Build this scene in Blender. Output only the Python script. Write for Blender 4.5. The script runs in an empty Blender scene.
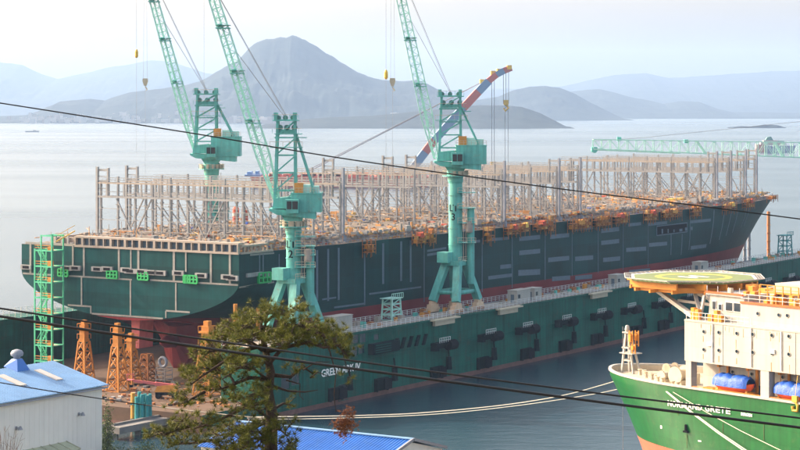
import bpy, math, random
from mathutils import Vector, Matrix, noise
random.seed(11)
R = math.radians
SC = bpy.context.scene
COL = SC.collection
V = Vector

# ------------------------------------------------------------------ camera, sky, sun, exposure
F, YH, CX, H = 2050.0, 107.0, 400.0, 61.0          # focal length and horizon row for an 800 px wide frame, eye height
cam = bpy.data.cameras.new('camera'); camo = bpy.data.objects.new('camera', cam); COL.objects.link(camo)
camo.location = (0, 0, H); camo.rotation_euler = (R(90), 0, 0)
cam.sensor_width = 36.0; cam.lens = F / 800 * 36.0
cam.shift_y = -(225.0 - YH) / 800
cam.clip_start = 0.5; cam.clip_end = 60000
SC.camera = camo

SUN_AZ = math.atan2(-0.90, 0.36)                     # from +Y towards +X (negative = left)
SUN_EL = R(29)
sund = V((math.sin(SUN_AZ) * math.cos(SUN_EL), math.cos(SUN_AZ) * math.cos(SUN_EL), math.sin(SUN_EL)))
W = bpy.data.worlds.new('World'); SC.world = W; W.use_nodes = True
wn = W.node_tree
sky = wn.nodes.new('ShaderNodeTexSky'); sky.sky_type = 'NISHITA'; sky.sun_disc = False
sky.sun_elevation = SUN_EL; sky.sun_rotation = SUN_AZ
sky.air_density = 1.0; sky.dust_density = 6.0; sky.ozone_density = 2.0; sky.altitude = 0
bg = wn.nodes['Background']; bg.inputs['Strength'].default_value = 0.15
tint = wn.nodes.new('ShaderNodeMix'); tint.data_type = 'RGBA'; tint.blend_type = 'MULTIPLY'; tint.inputs['Factor'].default_value = 1.0
tint.inputs['B'].default_value = (1.48, 1.235, 0.98, 1)      # dusty, slightly warm winter air
wn.links.new(sky.outputs[0], tint.inputs['A']); wn.links.new(tint.outputs['Result'], bg.inputs['Color'])
sl = bpy.data.lights.new('sun', 'SUN'); sl.energy = 2.2; sl.angle = R(0.6); sl.color = (1.0, 0.89, 0.74)
slo = bpy.data.objects.new('sun', sl); COL.objects.link(slo)
slo.rotation_euler = sund.to_track_quat('Z', 'Y').to_euler(); slo.location = (-200, 100, 300)
SC.view_settings.view_transform = 'Standard'; SC.view_settings.look = 'None'
SC.view_settings.exposure = 1.7; SC.view_settings.gamma = 1.0
SC.cycles.max_bounces = 6; SC.cycles.volume_bounces = 0
HAZE_DENSITY = 0.000058

# ------------------------------------------------------------------ where a picture point lies in the place
def at(px, py, d):                                   # point at depth d
    return V(((px - CX) / F * d, d, H - (py - YH) / F * d))
def on(px, py, z):                                   # point at height z
    return at(px, py, F * (H - z) / (py - YH))
TH = math.atan2(F, 1300.0); UX, UZ = math.cos(TH), math.sin(TH)   # the dock's long axis
D1 = 415.0; X1 = -161 / F * D1                       # starboard stern corner of the ship
def s_of(px, t):
    r = (px - CX) / F
    return (r * D1 + r * t * UX - X1 + t * UZ) / (UX - r * UZ)
def z_of(py, s, t):
    return H - (py - YH) * (D1 + s * UZ + t * UX) / F
def side(px, py, t=0.0):
    s = s_of(px, t); return s, z_of(py, s, t)
def tran(px, py, s=0.0):
    r = (px - CX) / F
    t = (X1 + s * UX - r * (D1 + s * UZ)) / (UZ + r * UX)
    return t, z_of(py, s, t)
def world(s, t, z):
    return V((X1 + s * UX - t * UZ, D1 + s * UZ + t * UX, z))

# ------------------------------------------------------------------ materials
def mat(name, col, rough=0.6, var=0.18, scale=0.6, metal=0.0, streak=0.0, bump=0.0, spec=0.4, rust=None, rustamt=0.0, bscale=None, plates=None, pvar=0.12, pline=0.75):
    m = bpy.data.materials.new(name); m.use_nodes = True
    nt = m.node_tree; N = nt.nodes; L = nt.links
    b = N['Principled BSDF']
    b.inputs['Roughness'].default_value = rough; b.inputs['Metallic'].default_value = metal
    b.inputs['Specular IOR Level'].default_value = spec
    tc = N.new('ShaderNodeTexCoord')
    nz = N.new('ShaderNodeTexNoise'); nz.inputs['Scale'].default_value = scale; nz.inputs['Detail'].default_value = 5
    nz.inputs['Roughness'].default_value = 0.65
    L.new(tc.outputs['Object'], nz.inputs['Vector'])
    mr = N.new('ShaderNodeMapRange'); mr.inputs[1].default_value = 0.25; mr.inputs[2].default_value = 0.75
    mr.inputs[3].default_value = 1 - var; mr.inputs[4].default_value = 1 + var
    L.new(nz.outputs['Fac'], mr.inputs[0])
    fac = mr.outputs[0]
    if streak:
        mp = N.new('ShaderNodeMapping'); mp.inputs['Scale'].default_value = (1.6, 1.6, 0.06)
        L.new(tc.outputs['Object'], mp.inputs['Vector'])
        n2 = N.new('ShaderNodeTexNoise'); n2.inputs['Scale'].default_value = 1.0; n2.inputs['Detail'].default_value = 4
        L.new(mp.outputs[0], n2.inputs['Vector'])
        m2 = N.new('ShaderNodeMapRange'); m2.inputs[1].default_value = 0.4; m2.inputs[2].default_value = 0.75
        m2.inputs[3].default_value = 1.0; m2.inputs[4].default_value = 1 - streak
        L.new(n2.outputs['Fac'], m2.inputs[0])
        mm = N.new('ShaderNodeMath'); mm.operation = 'MULTIPLY'
        L.new(fac, mm.inputs[0]); L.new(m2.outputs[0], mm.inputs[1]); fac = mm.outputs[0]
    if plates:
        sx = N.new('ShaderNodeSeparateXYZ'); L.new(tc.outputs['Object'], sx.inputs[0])
        cx = N.new('ShaderNodeCombineXYZ'); L.new(sx.outputs['X'], cx.inputs['X']); L.new(sx.outputs['Z'], cx.inputs['Y'])
        bk = N.new('ShaderNodeTexBrick'); L.new(cx.outputs[0], bk.inputs['Vector'])
        bk.inputs['Scale'].default_value = 1.0; bk.inputs['Brick Width'].default_value = plates[0]; bk.inputs['Row Height'].default_value = plates[1]
        bk.inputs['Mortar Size'].default_value = plates[2]; bk.inputs['Mortar Smooth'].default_value = 0.3; bk.offset = 0.5
        bk.inputs['Color1'].default_value = (1 - pvar,) * 3 + (1,); bk.inputs['Color2'].default_value = (1 + pvar,) * 3 + (1,); bk.inputs['Mortar'].default_value = (pline,) * 3 + (1,)
        mp_ = N.new('ShaderNodeMath'); mp_.operation = 'MULTIPLY'; L.new(fac, mp_.inputs[0]); L.new(bk.outputs['Color'], mp_.inputs[1]); fac = mp_.outputs[0]
    vm = N.new('ShaderNodeVectorMath'); vm.operation = 'SCALE'; vm.inputs[0].default_value = col[:3]
    L.new(fac, vm.inputs['Scale'])
    out = vm.outputs[0]
    if rust:
        n3 = N.new('ShaderNodeTexNoise'); n3.inputs['Scale'].default_value = scale * 2.3; n3.inputs['Detail'].default_value = 7
        n3.inputs['Roughness'].default_value = 0.7
        L.new(tc.outputs['Object'], n3.inputs['Vector'])
        m3 = N.new('ShaderNodeMapRange'); m3.inputs[1].default_value = 0.55; m3.inputs[2].default_value = 0.72
        m3.inputs[3].default_value = 0; m3.inputs[4].default_value = rustamt
        L.new(n3.outputs['Fac'], m3.inputs[0])
        mx = N.new('ShaderNodeMix'); mx.data_type = 'RGBA'
        L.new(m3.outputs[0], mx.inputs['Factor']); L.new(out, mx.inputs['A'])
        mx.inputs['B'].default_value = (*rust, 1); out = mx.outputs['Result']
    L.new(out, b.inputs['Base Color'])
    if bump:
        bp = N.new('ShaderNodeBump'); bp.inputs['Strength'].default_value = bump; bp.inputs['Distance'].default_value = 0.1
        nb = N.new('ShaderNodeTexNoise'); nb.inputs['Scale'].default_value = bscale or scale * 4; nb.inputs['Detail'].default_value = 4
        L.new(tc.outputs['Object'], nb.inputs['Vector'])
        L.new(nb.outputs['Fac'], bp.inputs['Height']); L.new(bp.outputs[0], b.inputs['Normal'])
    return m

RUST = (0.12, 0.045, 0.02)
M = dict(
    mint=mat('mint_paint', (0.11, 0.43, 0.38), 0.5, 0.20, 0.5, streak=0.30, rust=(0.20, 0.16, 0.10), rustamt=0.55),
    mintpale=mat('pale_mint_paint', (0.38, 0.66, 0.58), 0.5, 0.12, 0.8),
    mintdark=mat('dark_mint_machinery', (0.07, 0.20, 0.18), 0.6, 0.3, 1.5),  # dark mint green, the sheaves' own colour
    glass=mat('dark_glass', (0.015, 0.025, 0.035), 0.08, 0.1, 0.5, spec=0.6),
    steel=mat('primer_grey_steel', (0.26, 0.265, 0.275), 0.65, 0.18, 0.5, streak=0.2, rust=(0.27, 0.20, 0.15), rustamt=0.25),
    steelcold=mat('cool_grey_steel', (0.22, 0.24, 0.29), 0.6, 0.12, 0.5, streak=0.15),
    beige=mat('pink_beige_primer', (0.30, 0.26, 0.225), 0.7, 0.2, 0.6, rust=(0.30, 0.19, 0.11), rustamt=0.35),
    deck=mat('primed_deck', (0.24, 0.18, 0.14), 0.8, 0.25, 0.25, rust=(0.25, 0.13, 0.07), rustamt=0.6),
    strip=mat('unpainted_weld_strip', (0.22, 0.22, 0.21), 0.7, 0.2, 1.2, rust=(0.3, 0.2, 0.13), rustamt=0.4),
    sidestrip=mat('grey_touch_up', (0.085, 0.125, 0.165), 0.6, 0.2, 0.8),
    deckorange=mat('faded_orange', (0.50, 0.25, 0.09), 0.7, 0.25, 1.0), deckyellow=mat('faded_yellow', (0.55, 0.36, 0.13), 0.7, 0.25, 1.0),
    orange=mat('orange_paint', (0.55, 0.24, 0.04), 0.6, 0.25, 1.0, rust=RUST, rustamt=0.5),
    yellow=mat('yellow_paint', (0.70, 0.42, 0.08), 0.6, 0.25, 1.0),
    bogie=mat('bogie_beige', (0.62, 0.44, 0.30), 0.7, 0.2, 0.8),
    rusty=mat('rusty_scaffold', (0.34, 0.13, 0.04), 0.8, 0.35, 1.2),
    red=mat('red_tarp', (0.42, 0.065, 0.035), 0.7, 0.25, 1.0),
    blue=mat('blue_tarp', (0.012, 0.085, 0.42), 0.5, 0.3, 1.4, bump=0.9),
    dockgreen=mat('dock_green', (0.002, 0.092, 0.068), 0.55, 0.32, 0.16, spec=.12, streak=0.45, rust=(0.05, 0.05, 0.035), rustamt=0.6, plates=(9.0, 2.6, .05), pvar=.10, pline=.8),
    dockdark=mat('dock_recess_and_hold_shade', (0.003, 0.012, 0.015), 0.7, 0.3, 0.8, spec=.1),
    black=mat('black_rubber_and_opening_shade', (0.008, 0.009, 0.012), 0.8, 0.3, 1.0, spec=.1),
    boot=mat('rust_waterline', (0.13, 0.06, 0.05), 0.8, 0.35, 0.5),
    white=mat('white_paint', (0.40, 0.385, 0.355), 0.5, 0.05, 0.4, streak=0.16, rust=(0.48, 0.36, 0.25), rustamt=0.30, plates=(6.0, 2.4, .03), pvar=.035, pline=.86),
    whiterail=mat('white_rail', (0.62, 0.63, 0.62), 0.6, 0.15, 1.0),
    cream=mat('cream_paint', (0.46, 0.40, 0.30), 0.6, 0.12, 0.8, rust=(0.35, 0.2, 0.1), rustamt=0.3),
    floor=mat('dock_floor', (0.085, 0.050, 0.032), 0.9, 0.35, 0.22, rust=(0.08, 0.05, 0.035), rustamt=0.8),
    towerorange=mat('tower_orange', (0.42, 0.16, 0.016), 0.6, 0.2, 0.9, rust=RUST, rustamt=0.4),
    towergreen=mat('tower_green', (0.07, 0.46, 0.27), 0.55, 0.15, 0.9),
    pink=mat('faded_pink_red', (0.50, 0.12, 0.12), 0.6, 0.2, 0.7),
    brightgreen=mat('bright_green_paint', (0.015, 0.36, 0.10), 0.5, 0.1, 1.0),
    concrete=mat('concrete', (0.15, 0.145, 0.14), 0.9, 0.2, 0.5, bump=0.3),
    rope=mat('pale_rope', (0.52, 0.50, 0.42), 0.9, 0.1, 3.0),
    cable=mat('black_cable', (0.008, 0.008, 0.009), 0.6, 0.1, 3.0),
    wire=mat('steel_wire', (0.22, 0.23, 0.26), 0.6, 0.1, 2.0),
    shiphull=mat('grass_green_hull', (0.003, 0.105, 0.022), 0.38, 0.14, 0.35, streak=0.28, rust=(0.07, 0.12, 0.04), rustamt=.5, plates=(7.0, 2.2, .035), pvar=.08, pline=.78),
    shipred=mat('salmon_antifouling', (0.48, 0.12, 0.07), 0.6, 0.12, 0.3, streak=0.1),
    shiporange=mat('ship_orange', (0.60, 0.23, 0.02), 0.5, 0.15, 0.9),
    boatred=mat('lifeboat_red', (0.78, 0.11, 0.03), 0.4, 0.1, 0.9),
    heligreen=mat('helideck_green', (0.125, 0.165, 0.062), 0.8, 0.12, 0.5),
    paintyellow=mat('yellow_marking', (0.48, 0.38, 0.05), 0.7, 0.1, 1.0),
    paintwhite=mat('white_marking', (0.80, 0.80, 0.78), 0.6, 0.06, 1.0),
    tealpile=mat('teal_pile', (0.02, 0.24, 0.26), 0.6, 0.25, 0.8, streak=0.25),
    paleblue=mat('haze_paled_blue', (0.17, 0.21, 0.33), 0.6, 0.2, 0.1), palered=mat('haze_paled_red', (0.40, 0.19, 0.17), 0.6, 0.2, 0.1),  # distant ship's blue and red, with haze put into the colour
    bluesteel=mat('blue_steel', (0.11, 0.20, 0.38), 0.5, 0.15, 0.1),
    craneblue=mat('floating_crane_blue', (0.14, 0.23, 0.36), 0.5, 0.12, 0.05),
    cranered=mat('floating_crane_red', (0.42, 0.11, 0.09), 0.5, 0.12, 0.05),
    barge=mat('barge_red', (0.42, 0.10, 0.06), 0.7, 0.25, 0.05),
    hookyellow=mat('hook_yellow', (0.62, 0.38, 0.05), 0.6, 0.2, 0.3),
    wallwhite=mat('pale_blue_cladding', (0.60, 0.61, 0.59), 0.6, 0.04, 0.4, streak=0.06),
    roofblue=mat('pale_blue_roof', (0.14, 0.27, 0.46), 0.5, 0.16, 0.25, streak=0.0, rust=(0.16, 0.27, 0.42), rustamt=0.6),
    roofdeep=mat('deep_blue_roof', (0.015, 0.12, 0.42), 0.4, 0.25, 0.3, rust=(.10,.20,.36), rustamt=.5),
    skylight=mat('skylight_plastic', (0.42, 0.39, 0.35), 0.5, 0.1, 0.6),
    awning=mat('weathered_awning', (0.34, 0.35, 0.24), 0.8, 0.25, 0.8),
    bark=mat('pine_bark', (0.05, 0.032, 0.024), 0.9, 0.35, 6.0, bump=0.8),
)
def foliage(name, c1, c2, scale):
    m = bpy.data.materials.new(name); m.use_nodes = True
    nt = m.node_tree; b = nt.nodes['Principled BSDF']; b.inputs['Roughness'].default_value = 0.6
    b.inputs['Specular IOR Level'].default_value = 0.25
    g = nt.nodes.new('ShaderNodeNewGeometry'); tc = nt.nodes.new('ShaderNodeTexCoord')
    nz = nt.nodes.new('ShaderNodeTexNoise'); nz.inputs['Scale'].default_value = scale; nz.inputs['Detail'].default_value = 3
    nt.links.new(tc.outputs['Object'], nz.inputs['Vector'])
    ad = nt.nodes.new('ShaderNodeMath'); ad.operation = 'ADD'
    nt.links.new(g.outputs['Random Per Island'], ad.inputs[0]); nt.links.new(nz.outputs['Fac'], ad.inputs[1])
    mr = nt.nodes.new('ShaderNodeMapRange'); mr.inputs[1].default_value = 0.4; mr.inputs[2].default_value = 1.5
    nt.links.new(ad.outputs[0], mr.inputs[0])
    mx = nt.nodes.new('ShaderNodeMix'); mx.data_type = 'RGBA'
    mx.inputs['A'].default_value = (*c1, 1); mx.inputs['B'].default_value = (*c2, 1)
    nt.links.new(mr.outputs[0], mx.inputs['Factor']); nt.links.new(mx.outputs['Result'], b.inputs['Base Color'])
    tr = nt.nodes.new('ShaderNodeBsdfTranslucent'); nt.links.new(mx.outputs['Result'], tr.inputs['Color'])
    ms = nt.nodes.new('ShaderNodeMixShader'); ms.inputs[0].default_value = 0.15
    o = nt.nodes['Material Output']
    nt.links.new(b.outputs[0], ms.inputs[1]); nt.links.new(tr.outputs[0], ms.inputs[2]); nt.links.new(ms.outputs[0], o.inputs['Surface'])
    return m
M['needles'] = foliage('pine_needles', (0.010, 0.030, 0.006), (0.185, 0.185, 0.026), 2.0)
M['deadneedles'] = foliage('dead_needles', (0.12, 0.035, 0.012), (0.30, 0.11, 0.035), 2.0)
M['leaves'] = foliage('bush_leaves', (0.02, 0.045, 0.012), (0.10, 0.13, 0.03), 1.2)

def hull_material():
    m = mat('container_ship_paint', (0.001, 0.036, 0.038), 0.45, 0.36, 0.055, spec=.12, streak=0.22, plates=(12.0, 3.1, .05), pvar=.14, pline=1.35)
    nt = m.node_tree; N = nt.nodes; L = nt.links; b = N['Principled BSDF']
    src = b.inputs['Base Color'].links[0].from_socket
    tc = N.new('ShaderNodeTexCoord'); sp = N.new('ShaderNodeSeparateXYZ'); L.new(tc.outputs['Object'], sp.inputs[0])
    # plating blocks painted at different times
    dv = N.new('ShaderNodeVectorMath'); dv.operation = 'DIVIDE'; dv.inputs[1].default_value = (14.0, 200.0, 8.0)
    L.new(tc.outputs['Object'], dv.inputs[0])
    fl = N.new('ShaderNodeVectorMath'); fl.operation = 'FLOOR'; L.new(dv.outputs[0], fl.inputs[0])
    wnz = N.new('ShaderNodeTexWhiteNoise'); wnz.noise_dimensions = '3D'; L.new(fl.outputs[0], wnz.inputs['Vector'])
    mr = N.new('ShaderNodeMapRange'); mr.inputs[3].default_value = 0.82; mr.inputs[4].default_value = 1.18
    L.new(wnz.outputs['Value'], mr.inputs[0])
    sc = N.new('ShaderNodeVectorMath'); sc.operation = 'SCALE'; L.new(src, sc.inputs[0]); L.new(mr.outputs[0], sc.inputs['Scale'])
    # red antifouling below the waterline
    nz = N.new('ShaderNodeTexNoise'); nz.inputs['Scale'].default_value = 0.12; nz.inputs['Detail'].default_value = 6
    L.new(tc.outputs['Object'], nz.inputs['Vector'])
    rr = N.new('ShaderNodeMapRange'); rr.inputs[1].default_value = 0.3; rr.inputs[2].default_value = 0.7
    rr.inputs[3].default_value = 0.8; rr.inputs[4].default_value = 1.2; L.new(nz.outputs['Fac'], rr.inputs[0])
    rs = N.new('ShaderNodeVectorMath'); rs.operation = 'SCALE'; rs.inputs[0].default_value = (0.17, 0.024, 0.028); L.new(rr.outputs[0], rs.inputs['Scale'])
    lt = N.new('ShaderNodeMath'); lt.operation = 'LESS_THAN'; lt.inputs[1].default_value = 16.8; L.new(sp.outputs['Z'], lt.inputs[0])
    mx = N.new('ShaderNodeMix'); mx.data_type = 'RGBA'; L.new(lt.outputs[0], mx.inputs['Factor'])
    L.new(sc.outputs[0], mx.inputs['A']); L.new(rs.outputs[0], mx.inputs['B'])
    L.new(mx.outputs['Result'], b.inputs['Base Color'])
    # slightly wavy plating
    bp = N.new('ShaderNodeBump'); bp.inputs['Strength'].default_value = 0.25; bp.inputs['Distance'].default_value = 0.15
    n4 = N.new('ShaderNodeTexNoise'); n4.inputs['Scale'].default_value = 0.45; n4.inputs['Detail'].default_value = 2
    L.new(tc.outputs['Object'], n4.inputs['Vector']); L.new(n4.outputs['Fac'], bp.inputs['Height']); L.new(bp.outputs[0], b.inputs['Normal'])
    return m
M['hull'] = hull_material()

# ------------------------------------------------------------------ mesh builder
class MB:
    def __init__(s): s.v = []; s.f = []; s.m = []; s.mi = 0
    def face(s, pts):
        n = len(s.v); s.v += [tuple(p) for p in pts]; s.f.append(tuple(range(n, n + len(pts)))); s.m.append(s.mi); return s
    def add(s, vs, fs):
        n = len(s.v); s.v += [tuple(p) for p in vs]
        for f in fs: s.f.append(tuple(i + n for i in f)); s.m.append(s.mi)
        return s
    def box(s, c, d, rz=0.0, M4=None):
        c = V(c); hx, hy, hz = d[0] / 2, d[1] / 2, d[2] / 2
        vs = [V((x, y, z)) for z in (-hz, hz) for x, y in ((-hx, -hy), (hx, -hy), (hx, hy), (-hx, hy))]
        if rz: q = Matrix.Rotation(rz, 3, 'Z'); vs = [q @ v for v in vs]
        if M4 is not None: vs = [M4 @ v for v in vs]
        return s.add([v + c for v in vs], [(3, 2, 1, 0), (4, 5, 6, 7), (0, 1, 5, 4), (1, 2, 6, 5), (2, 3, 7, 6), (3, 0, 4, 7)])
    def lohi(s, a, b): return s.box([(a[i] + b[i]) / 2 for i in range(3)], [abs(b[i] - a[i]) for i in range(3)])
    def bar(s, p, q, w, h=None, up=None):
        p, q = V(p), V(q); d = (q - p)
        if d.length < 1e-6: return s
        d.normalize(); u = V(up) if up else V((0, 0, 1))
        if abs(d.dot(u)) > 0.98: u = V((1, 0, 0))
        a = d.cross(u).normalized(); b = a.cross(d).normalized(); h = h or w
        a *= w / 2; b *= h / 2
        return s.add([p - a - b, p + a - b, p + a + b, p - a + b, q - a - b, q + a - b, q + a + b, q - a + b],
                     [(3, 2, 1, 0), (4, 5, 6, 7), (0, 1, 5, 4), (1, 2, 6, 5), (2, 3, 7, 6), (3, 0, 4, 7)])
    def tube(s, pts, r, n=8, caps=True):
        pts = [V(p) for p in pts]; rs = r if isinstance(r, (list, tuple)) else [r] * len(pts)
        base = len(s.v); k = len(pts); ref = None
        for i, p in enumerate(pts):
            d = (pts[min(i + 1, k - 1)] - pts[max(i - 1, 0)]).normalized()
            if ref is None: ref = V((0, 0, 1)) if abs(d.z) < 0.9 else V((1, 0, 0))
            a = d.cross(ref).normalized(); b = a.cross(d).normalized(); ref = b
            for j in range(n):
                t = 2 * math.pi * j / n; s.v.append(tuple(p + (a * math.cos(t) + b * math.sin(t)) * rs[i]))
        for i in range(k - 1):
            for j in range(n):
                s.f.append((base + i * n + j, base + i * n + (j + 1) % n, base + (i + 1) * n + (j + 1) % n, base + (i + 1) * n + j)); s.m.append(s.mi)
        if caps:
            s.f.append(tuple(base + j for j in reversed(range(n)))); s.m.append(s.mi)
            s.f.append(tuple(base + (k - 1) * n + j for j in range(n))); s.m.append(s.mi)
        return s
    def prism(s, poly, ax, lo, hi):
        # poly = list of 2D points; ax = axis index of the extrusion
        def P(a, b, c): return {0: (c, a, b), 1: (a, c, b), 2: (a, b, c)}[ax]
        n = len(poly); vs = [P(a, b, lo) for a, b in poly] + [P(a, b, hi) for a, b in poly]
        fs = [tuple(reversed(range(n))), tuple(range(n, 2 * n))] + [(i, (i + 1) % n, n + (i + 1) % n, n + i) for i in range(n)]
        return s.add(vs, fs)
    def lathe(s, prof, c, n=16):
        base = len(s.v); c = V(c)
        for r, z in prof:
            for j in range(n):
                t = 2 * math.pi * j / n; s.v.append((c.x + r * math.cos(t), c.y + r * math.sin(t), c.z + z))
        for i in range(len(prof) - 1):
            for j in range(n):
                s.f.append((base + i * n + j, base + i * n + (j + 1) % n, base + (i + 1) * n + (j + 1) % n, base + (i + 1) * n + j)); s.m.append(s.mi)
        s.f.append(tuple(base + j for j in reversed(range(n)))); s.m.append(s.mi)
        e = base + (len(prof) - 1) * n; s.f.append(tuple(e + j for j in range(n))); s.m.append(s.mi)
        return s
    def truss(s, a, b, wa, wb, n, rc, rb, upv=None):
        # four-chord lattice beam from a to b, width wa -> wb (each a (side, depth) pair)
        a, b = V(a), V(b); d = (b - a).normalized(); u = V(upv) if upv else V((0, 1, 0))
        x = d.cross(u).normalized(); y = x.cross(d).normalized()
        rings = []
        for i in range(n + 1):
            t = i / n; p = a.lerp(b, t); w = wa[0] + (wb[0] - wa[0]) * t; h = wa[1] + (wb[1] - wa[1]) * t
            rings.append([p + x * (sx * w / 2) + y * (sy * h / 2) for sx, sy in ((-1, -1), (1, -1), (1, 1), (-1, 1))])
        for k in range(4): s.bar(rings[0][k], rings[n][k], rc)
        for i in range(n):
            for k in range(4):
                k2 = (k + 1) % 4
                s.bar(rings[i][k] if i % 2 else rings[i][k2], rings[i + 1][k2] if i % 2 else rings[i + 1][k], rb)
                s.bar(rings[i][k], rings[i][k2], rb)
        return s
    def mesh(s, name, mats, smooth=False):
        me = bpy.data.meshes.new(name); me.from_pydata(s.v, [], s.f)
        ml = mats if isinstance(mats, (list, tuple)) else [mats]
        for m in ml: me.materials.append(M[m] if isinstance(m, str) else m)
        if len(ml) > 1: me.polygons.foreach_set('material_index', s.m)
        if smooth: me.polygons.foreach_set('use_smooth', [True] * len(me.polygons))
        me.update(); return me
    def build(s, name, mats, parent=None, smooth=False, kind=None):
        return link(name, s.mesh(name, mats, smooth), parent, kind)

def link(name, me, parent=None, kind=None):
    o = bpy.data.objects.new(name, me); COL.objects.link(o)
    if parent is not None: o.parent = parent
    if kind: o['kind'] = kind
    return o
def tag(o, label, cat, group=None):
    o['label'] = label; o['category'] = cat
    if group: o['group'] = group
    return o
def thing(name, label, cat, loc=(0, 0, 0), rz=0.0, group=None):
    o = bpy.data.objects.new(name, None); COL.objects.link(o); o.location = loc; o.rotation_euler = (0, 0, rz)
    o.empty_display_size = 0.5
    return tag(o, label, cat, group)
def dup(root, loc, rz, label, group=None):
    r = root.copy(); COL.objects.link(r); r.location = loc; r.rotation_euler = (0, 0, rz); r['label'] = label
    if group: r['group'] = group
    for ch in list(root.children):
        c = ch.copy(); COL.objects.link(c); c.parent = r
        for g in list(ch.children):
            e = g.copy(); COL.objects.link(e); e.parent = c
    return r
def text_mesh(txt, size, m, depth=0.02, bold=0.0):
    cu = bpy.data.curves.new('lettering', 'FONT'); cu.body = txt; cu.size = size; cu.extrude = depth; cu.offset = bold
    cu.align_x = 'CENTER'; cu.align_y = 'CENTER'
    o = bpy.data.objects.new('tmp', cu); COL.objects.link(o)
    dg = bpy.context.evaluated_depsgraph_get(); dg.update()
    me = bpy.data.meshes.new_from_object(o.evaluated_get(dg)); bpy.data.objects.remove(o)
    me.materials.clear(); me.materials.append(M[m]); return me

def smooth01(x): x = max(0.0, min(1.0, x)); return x * x * (3 - 2 * x)
def interp(pts, x):
    if x <= pts[0][0]: return pts[0][1]
    for (a, ya), (b, yb) in zip(pts, pts[1:]):
        if x <= b: return ya + (yb - ya) * (x - a) / (b - a)
    return pts[-1][1]

# ================================================================== THE SETTING
def water():
    m = bpy.data.materials.new('sea_water'); m.use_nodes = True
    nt = m.node_tree; N = nt.nodes; L = nt.links; b = N['Principled BSDF']
    b.inputs['Base Color'].default_value = (0.010, 0.035, 0.052, 1); b.inputs['IOR'].default_value = 1.33
    tc = N.new('ShaderNodeTexCoord')
    # wind lanes: long bands of calmer and rougher water
    mp = N.new('ShaderNodeMapping'); mp.inputs['Scale'].default_value = (0.0004, 0.0019, 1); mp.inputs['Rotation'].default_value = (0, 0, 0.06)
    L.new(tc.outputs['Object'], mp.inputs['Vector'])
    n1 = N.new('ShaderNodeTexNoise'); n1.inputs['Scale'].default_value = 1.0; n1.inputs['Detail'].default_value = 6; n1.inputs['Distortion'].default_value = 0.8
    L.new(mp.outputs[0], n1.inputs['Vector'])
    lane = N.new('ShaderNodeMapRange'); lane.inputs[1].default_value = 0.36; lane.inputs[2].default_value = 0.66
    L.new(n1.outputs['Fac'], lane.inputs[0])
    r = N.new('ShaderNodeMapRange'); r.inputs[3].default_value = 0.20; r.inputs[4].default_value = 0.30; L.new(lane.outputs[0], r.inputs[0])
    L.new(r.outputs[0], b.inputs['Roughness'])
    mw = N.new('ShaderNodeMapping'); mw.inputs['Scale'].default_value = (0.16, 0.34, 1); mw.inputs['Rotation'].default_value = (0, 0, 0.3)
    L.new(tc.outputs['Object'], mw.inputs['Vector'])
    nw = N.new('ShaderNodeTexNoise'); nw.inputs['Scale'].default_value = 1.0; nw.inputs['Detail'].default_value = 7; nw.inputs['Roughness'].default_value = 0.6
    L.new(mw.outputs[0], nw.inputs['Vector'])
    st = N.new('ShaderNodeMapRange'); st.inputs[3].default_value = 0.34; st.inputs[4].default_value = 0.60; L.new(lane.outputs[0], st.inputs[0])
    bp = N.new('ShaderNodeBump'); bp.inputs['Distance'].default_value = 0.55
    L.new(st.outputs[0], bp.inputs['Strength']); L.new(nw.outputs['Fac'], bp.inputs['Height']); L.new(bp.outputs[0], b.inputs['Normal'])
    mb = MB(); mb.face([(-6900, -180, 0), (6900, -180, 0), (6900, 20500, 0), (-6900, 20500, 0)])
    mb.build('sea_water', m, kind='structure')
water()

def hill_material():
    m = mat('forested_slope', (0.022, 0.032, 0.034), 0.95, 0.5, 0.012, spec=0.05, rust=(0.075, 0.065, 0.055), rustamt=0.35)
    return m
M['forest'] = hill_material()
def mountain(name, ridge, d, base_y, depth, seed, rough=1.0):
    """A ridge at distance d whose skyline runs through the given picture points; it slopes to the shore in front and falls behind."""
    x0, x1 = ridge[0][0], ridge[-1][0]
    n = max(40, int((x1 - x0) / 1.3)); K = 36; mb = MB(); vs = []
    dshore = F * H / (base_y - YH)
    for i in range(n + 1):
        px = x0 + (x1 - x0) * i / n; py = interp(ridge, px)
        X = (px - CX) / F * d; zt = max(2.0, H - (py - YH) / F * d)
        zt *= 1 + 0.035 * rough * noise.fractal(V((X * 0.004, seed, 0)), 0.9, 2.1, 5)
        for k in range(K + 1):
            u = k / K                                     # 0 front shore, 0.6 ridge, 1 back foot
            if u <= 0.6:
                w = u / 0.6; y = dshore + (d - dshore) * w
                z = zt * (w ** 1.25)
            else:
                w = (u - 0.6) / 0.4; y = d + depth * w; z = zt * (1 - w) ** 1.1
            XX = (px - CX) / F * (y * 0.5 + d * 0.5)      # the flanks do not fan out with the view
            amp = 0.20 * zt * rough * (4 * u / 0.6 * (1 - u / 0.6) if u < 0.6 else 0.3)
            z += amp * (1.15 * noise.fractal(V((XX * 0.0022, y * 0.0022, seed)), 0.75, 2.0, 7)
                        + 0.8 * (0.5 - abs(noise.noise(V((XX * 0.0013, y * 0.0006, seed + 9))))) )
            vs.append((XX, y, max(z, -2.0) if 0 < k < K else -2.0))
    fs = []
    for i in range(n):
        for k in range(K):
            a = i * (K + 1) + k; fs.append((a, a + K + 1, a + K + 2, a + 1))
    mb.add(vs, fs); return mb.build(name, 'forest', smooth=True, kind='structure')
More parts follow.
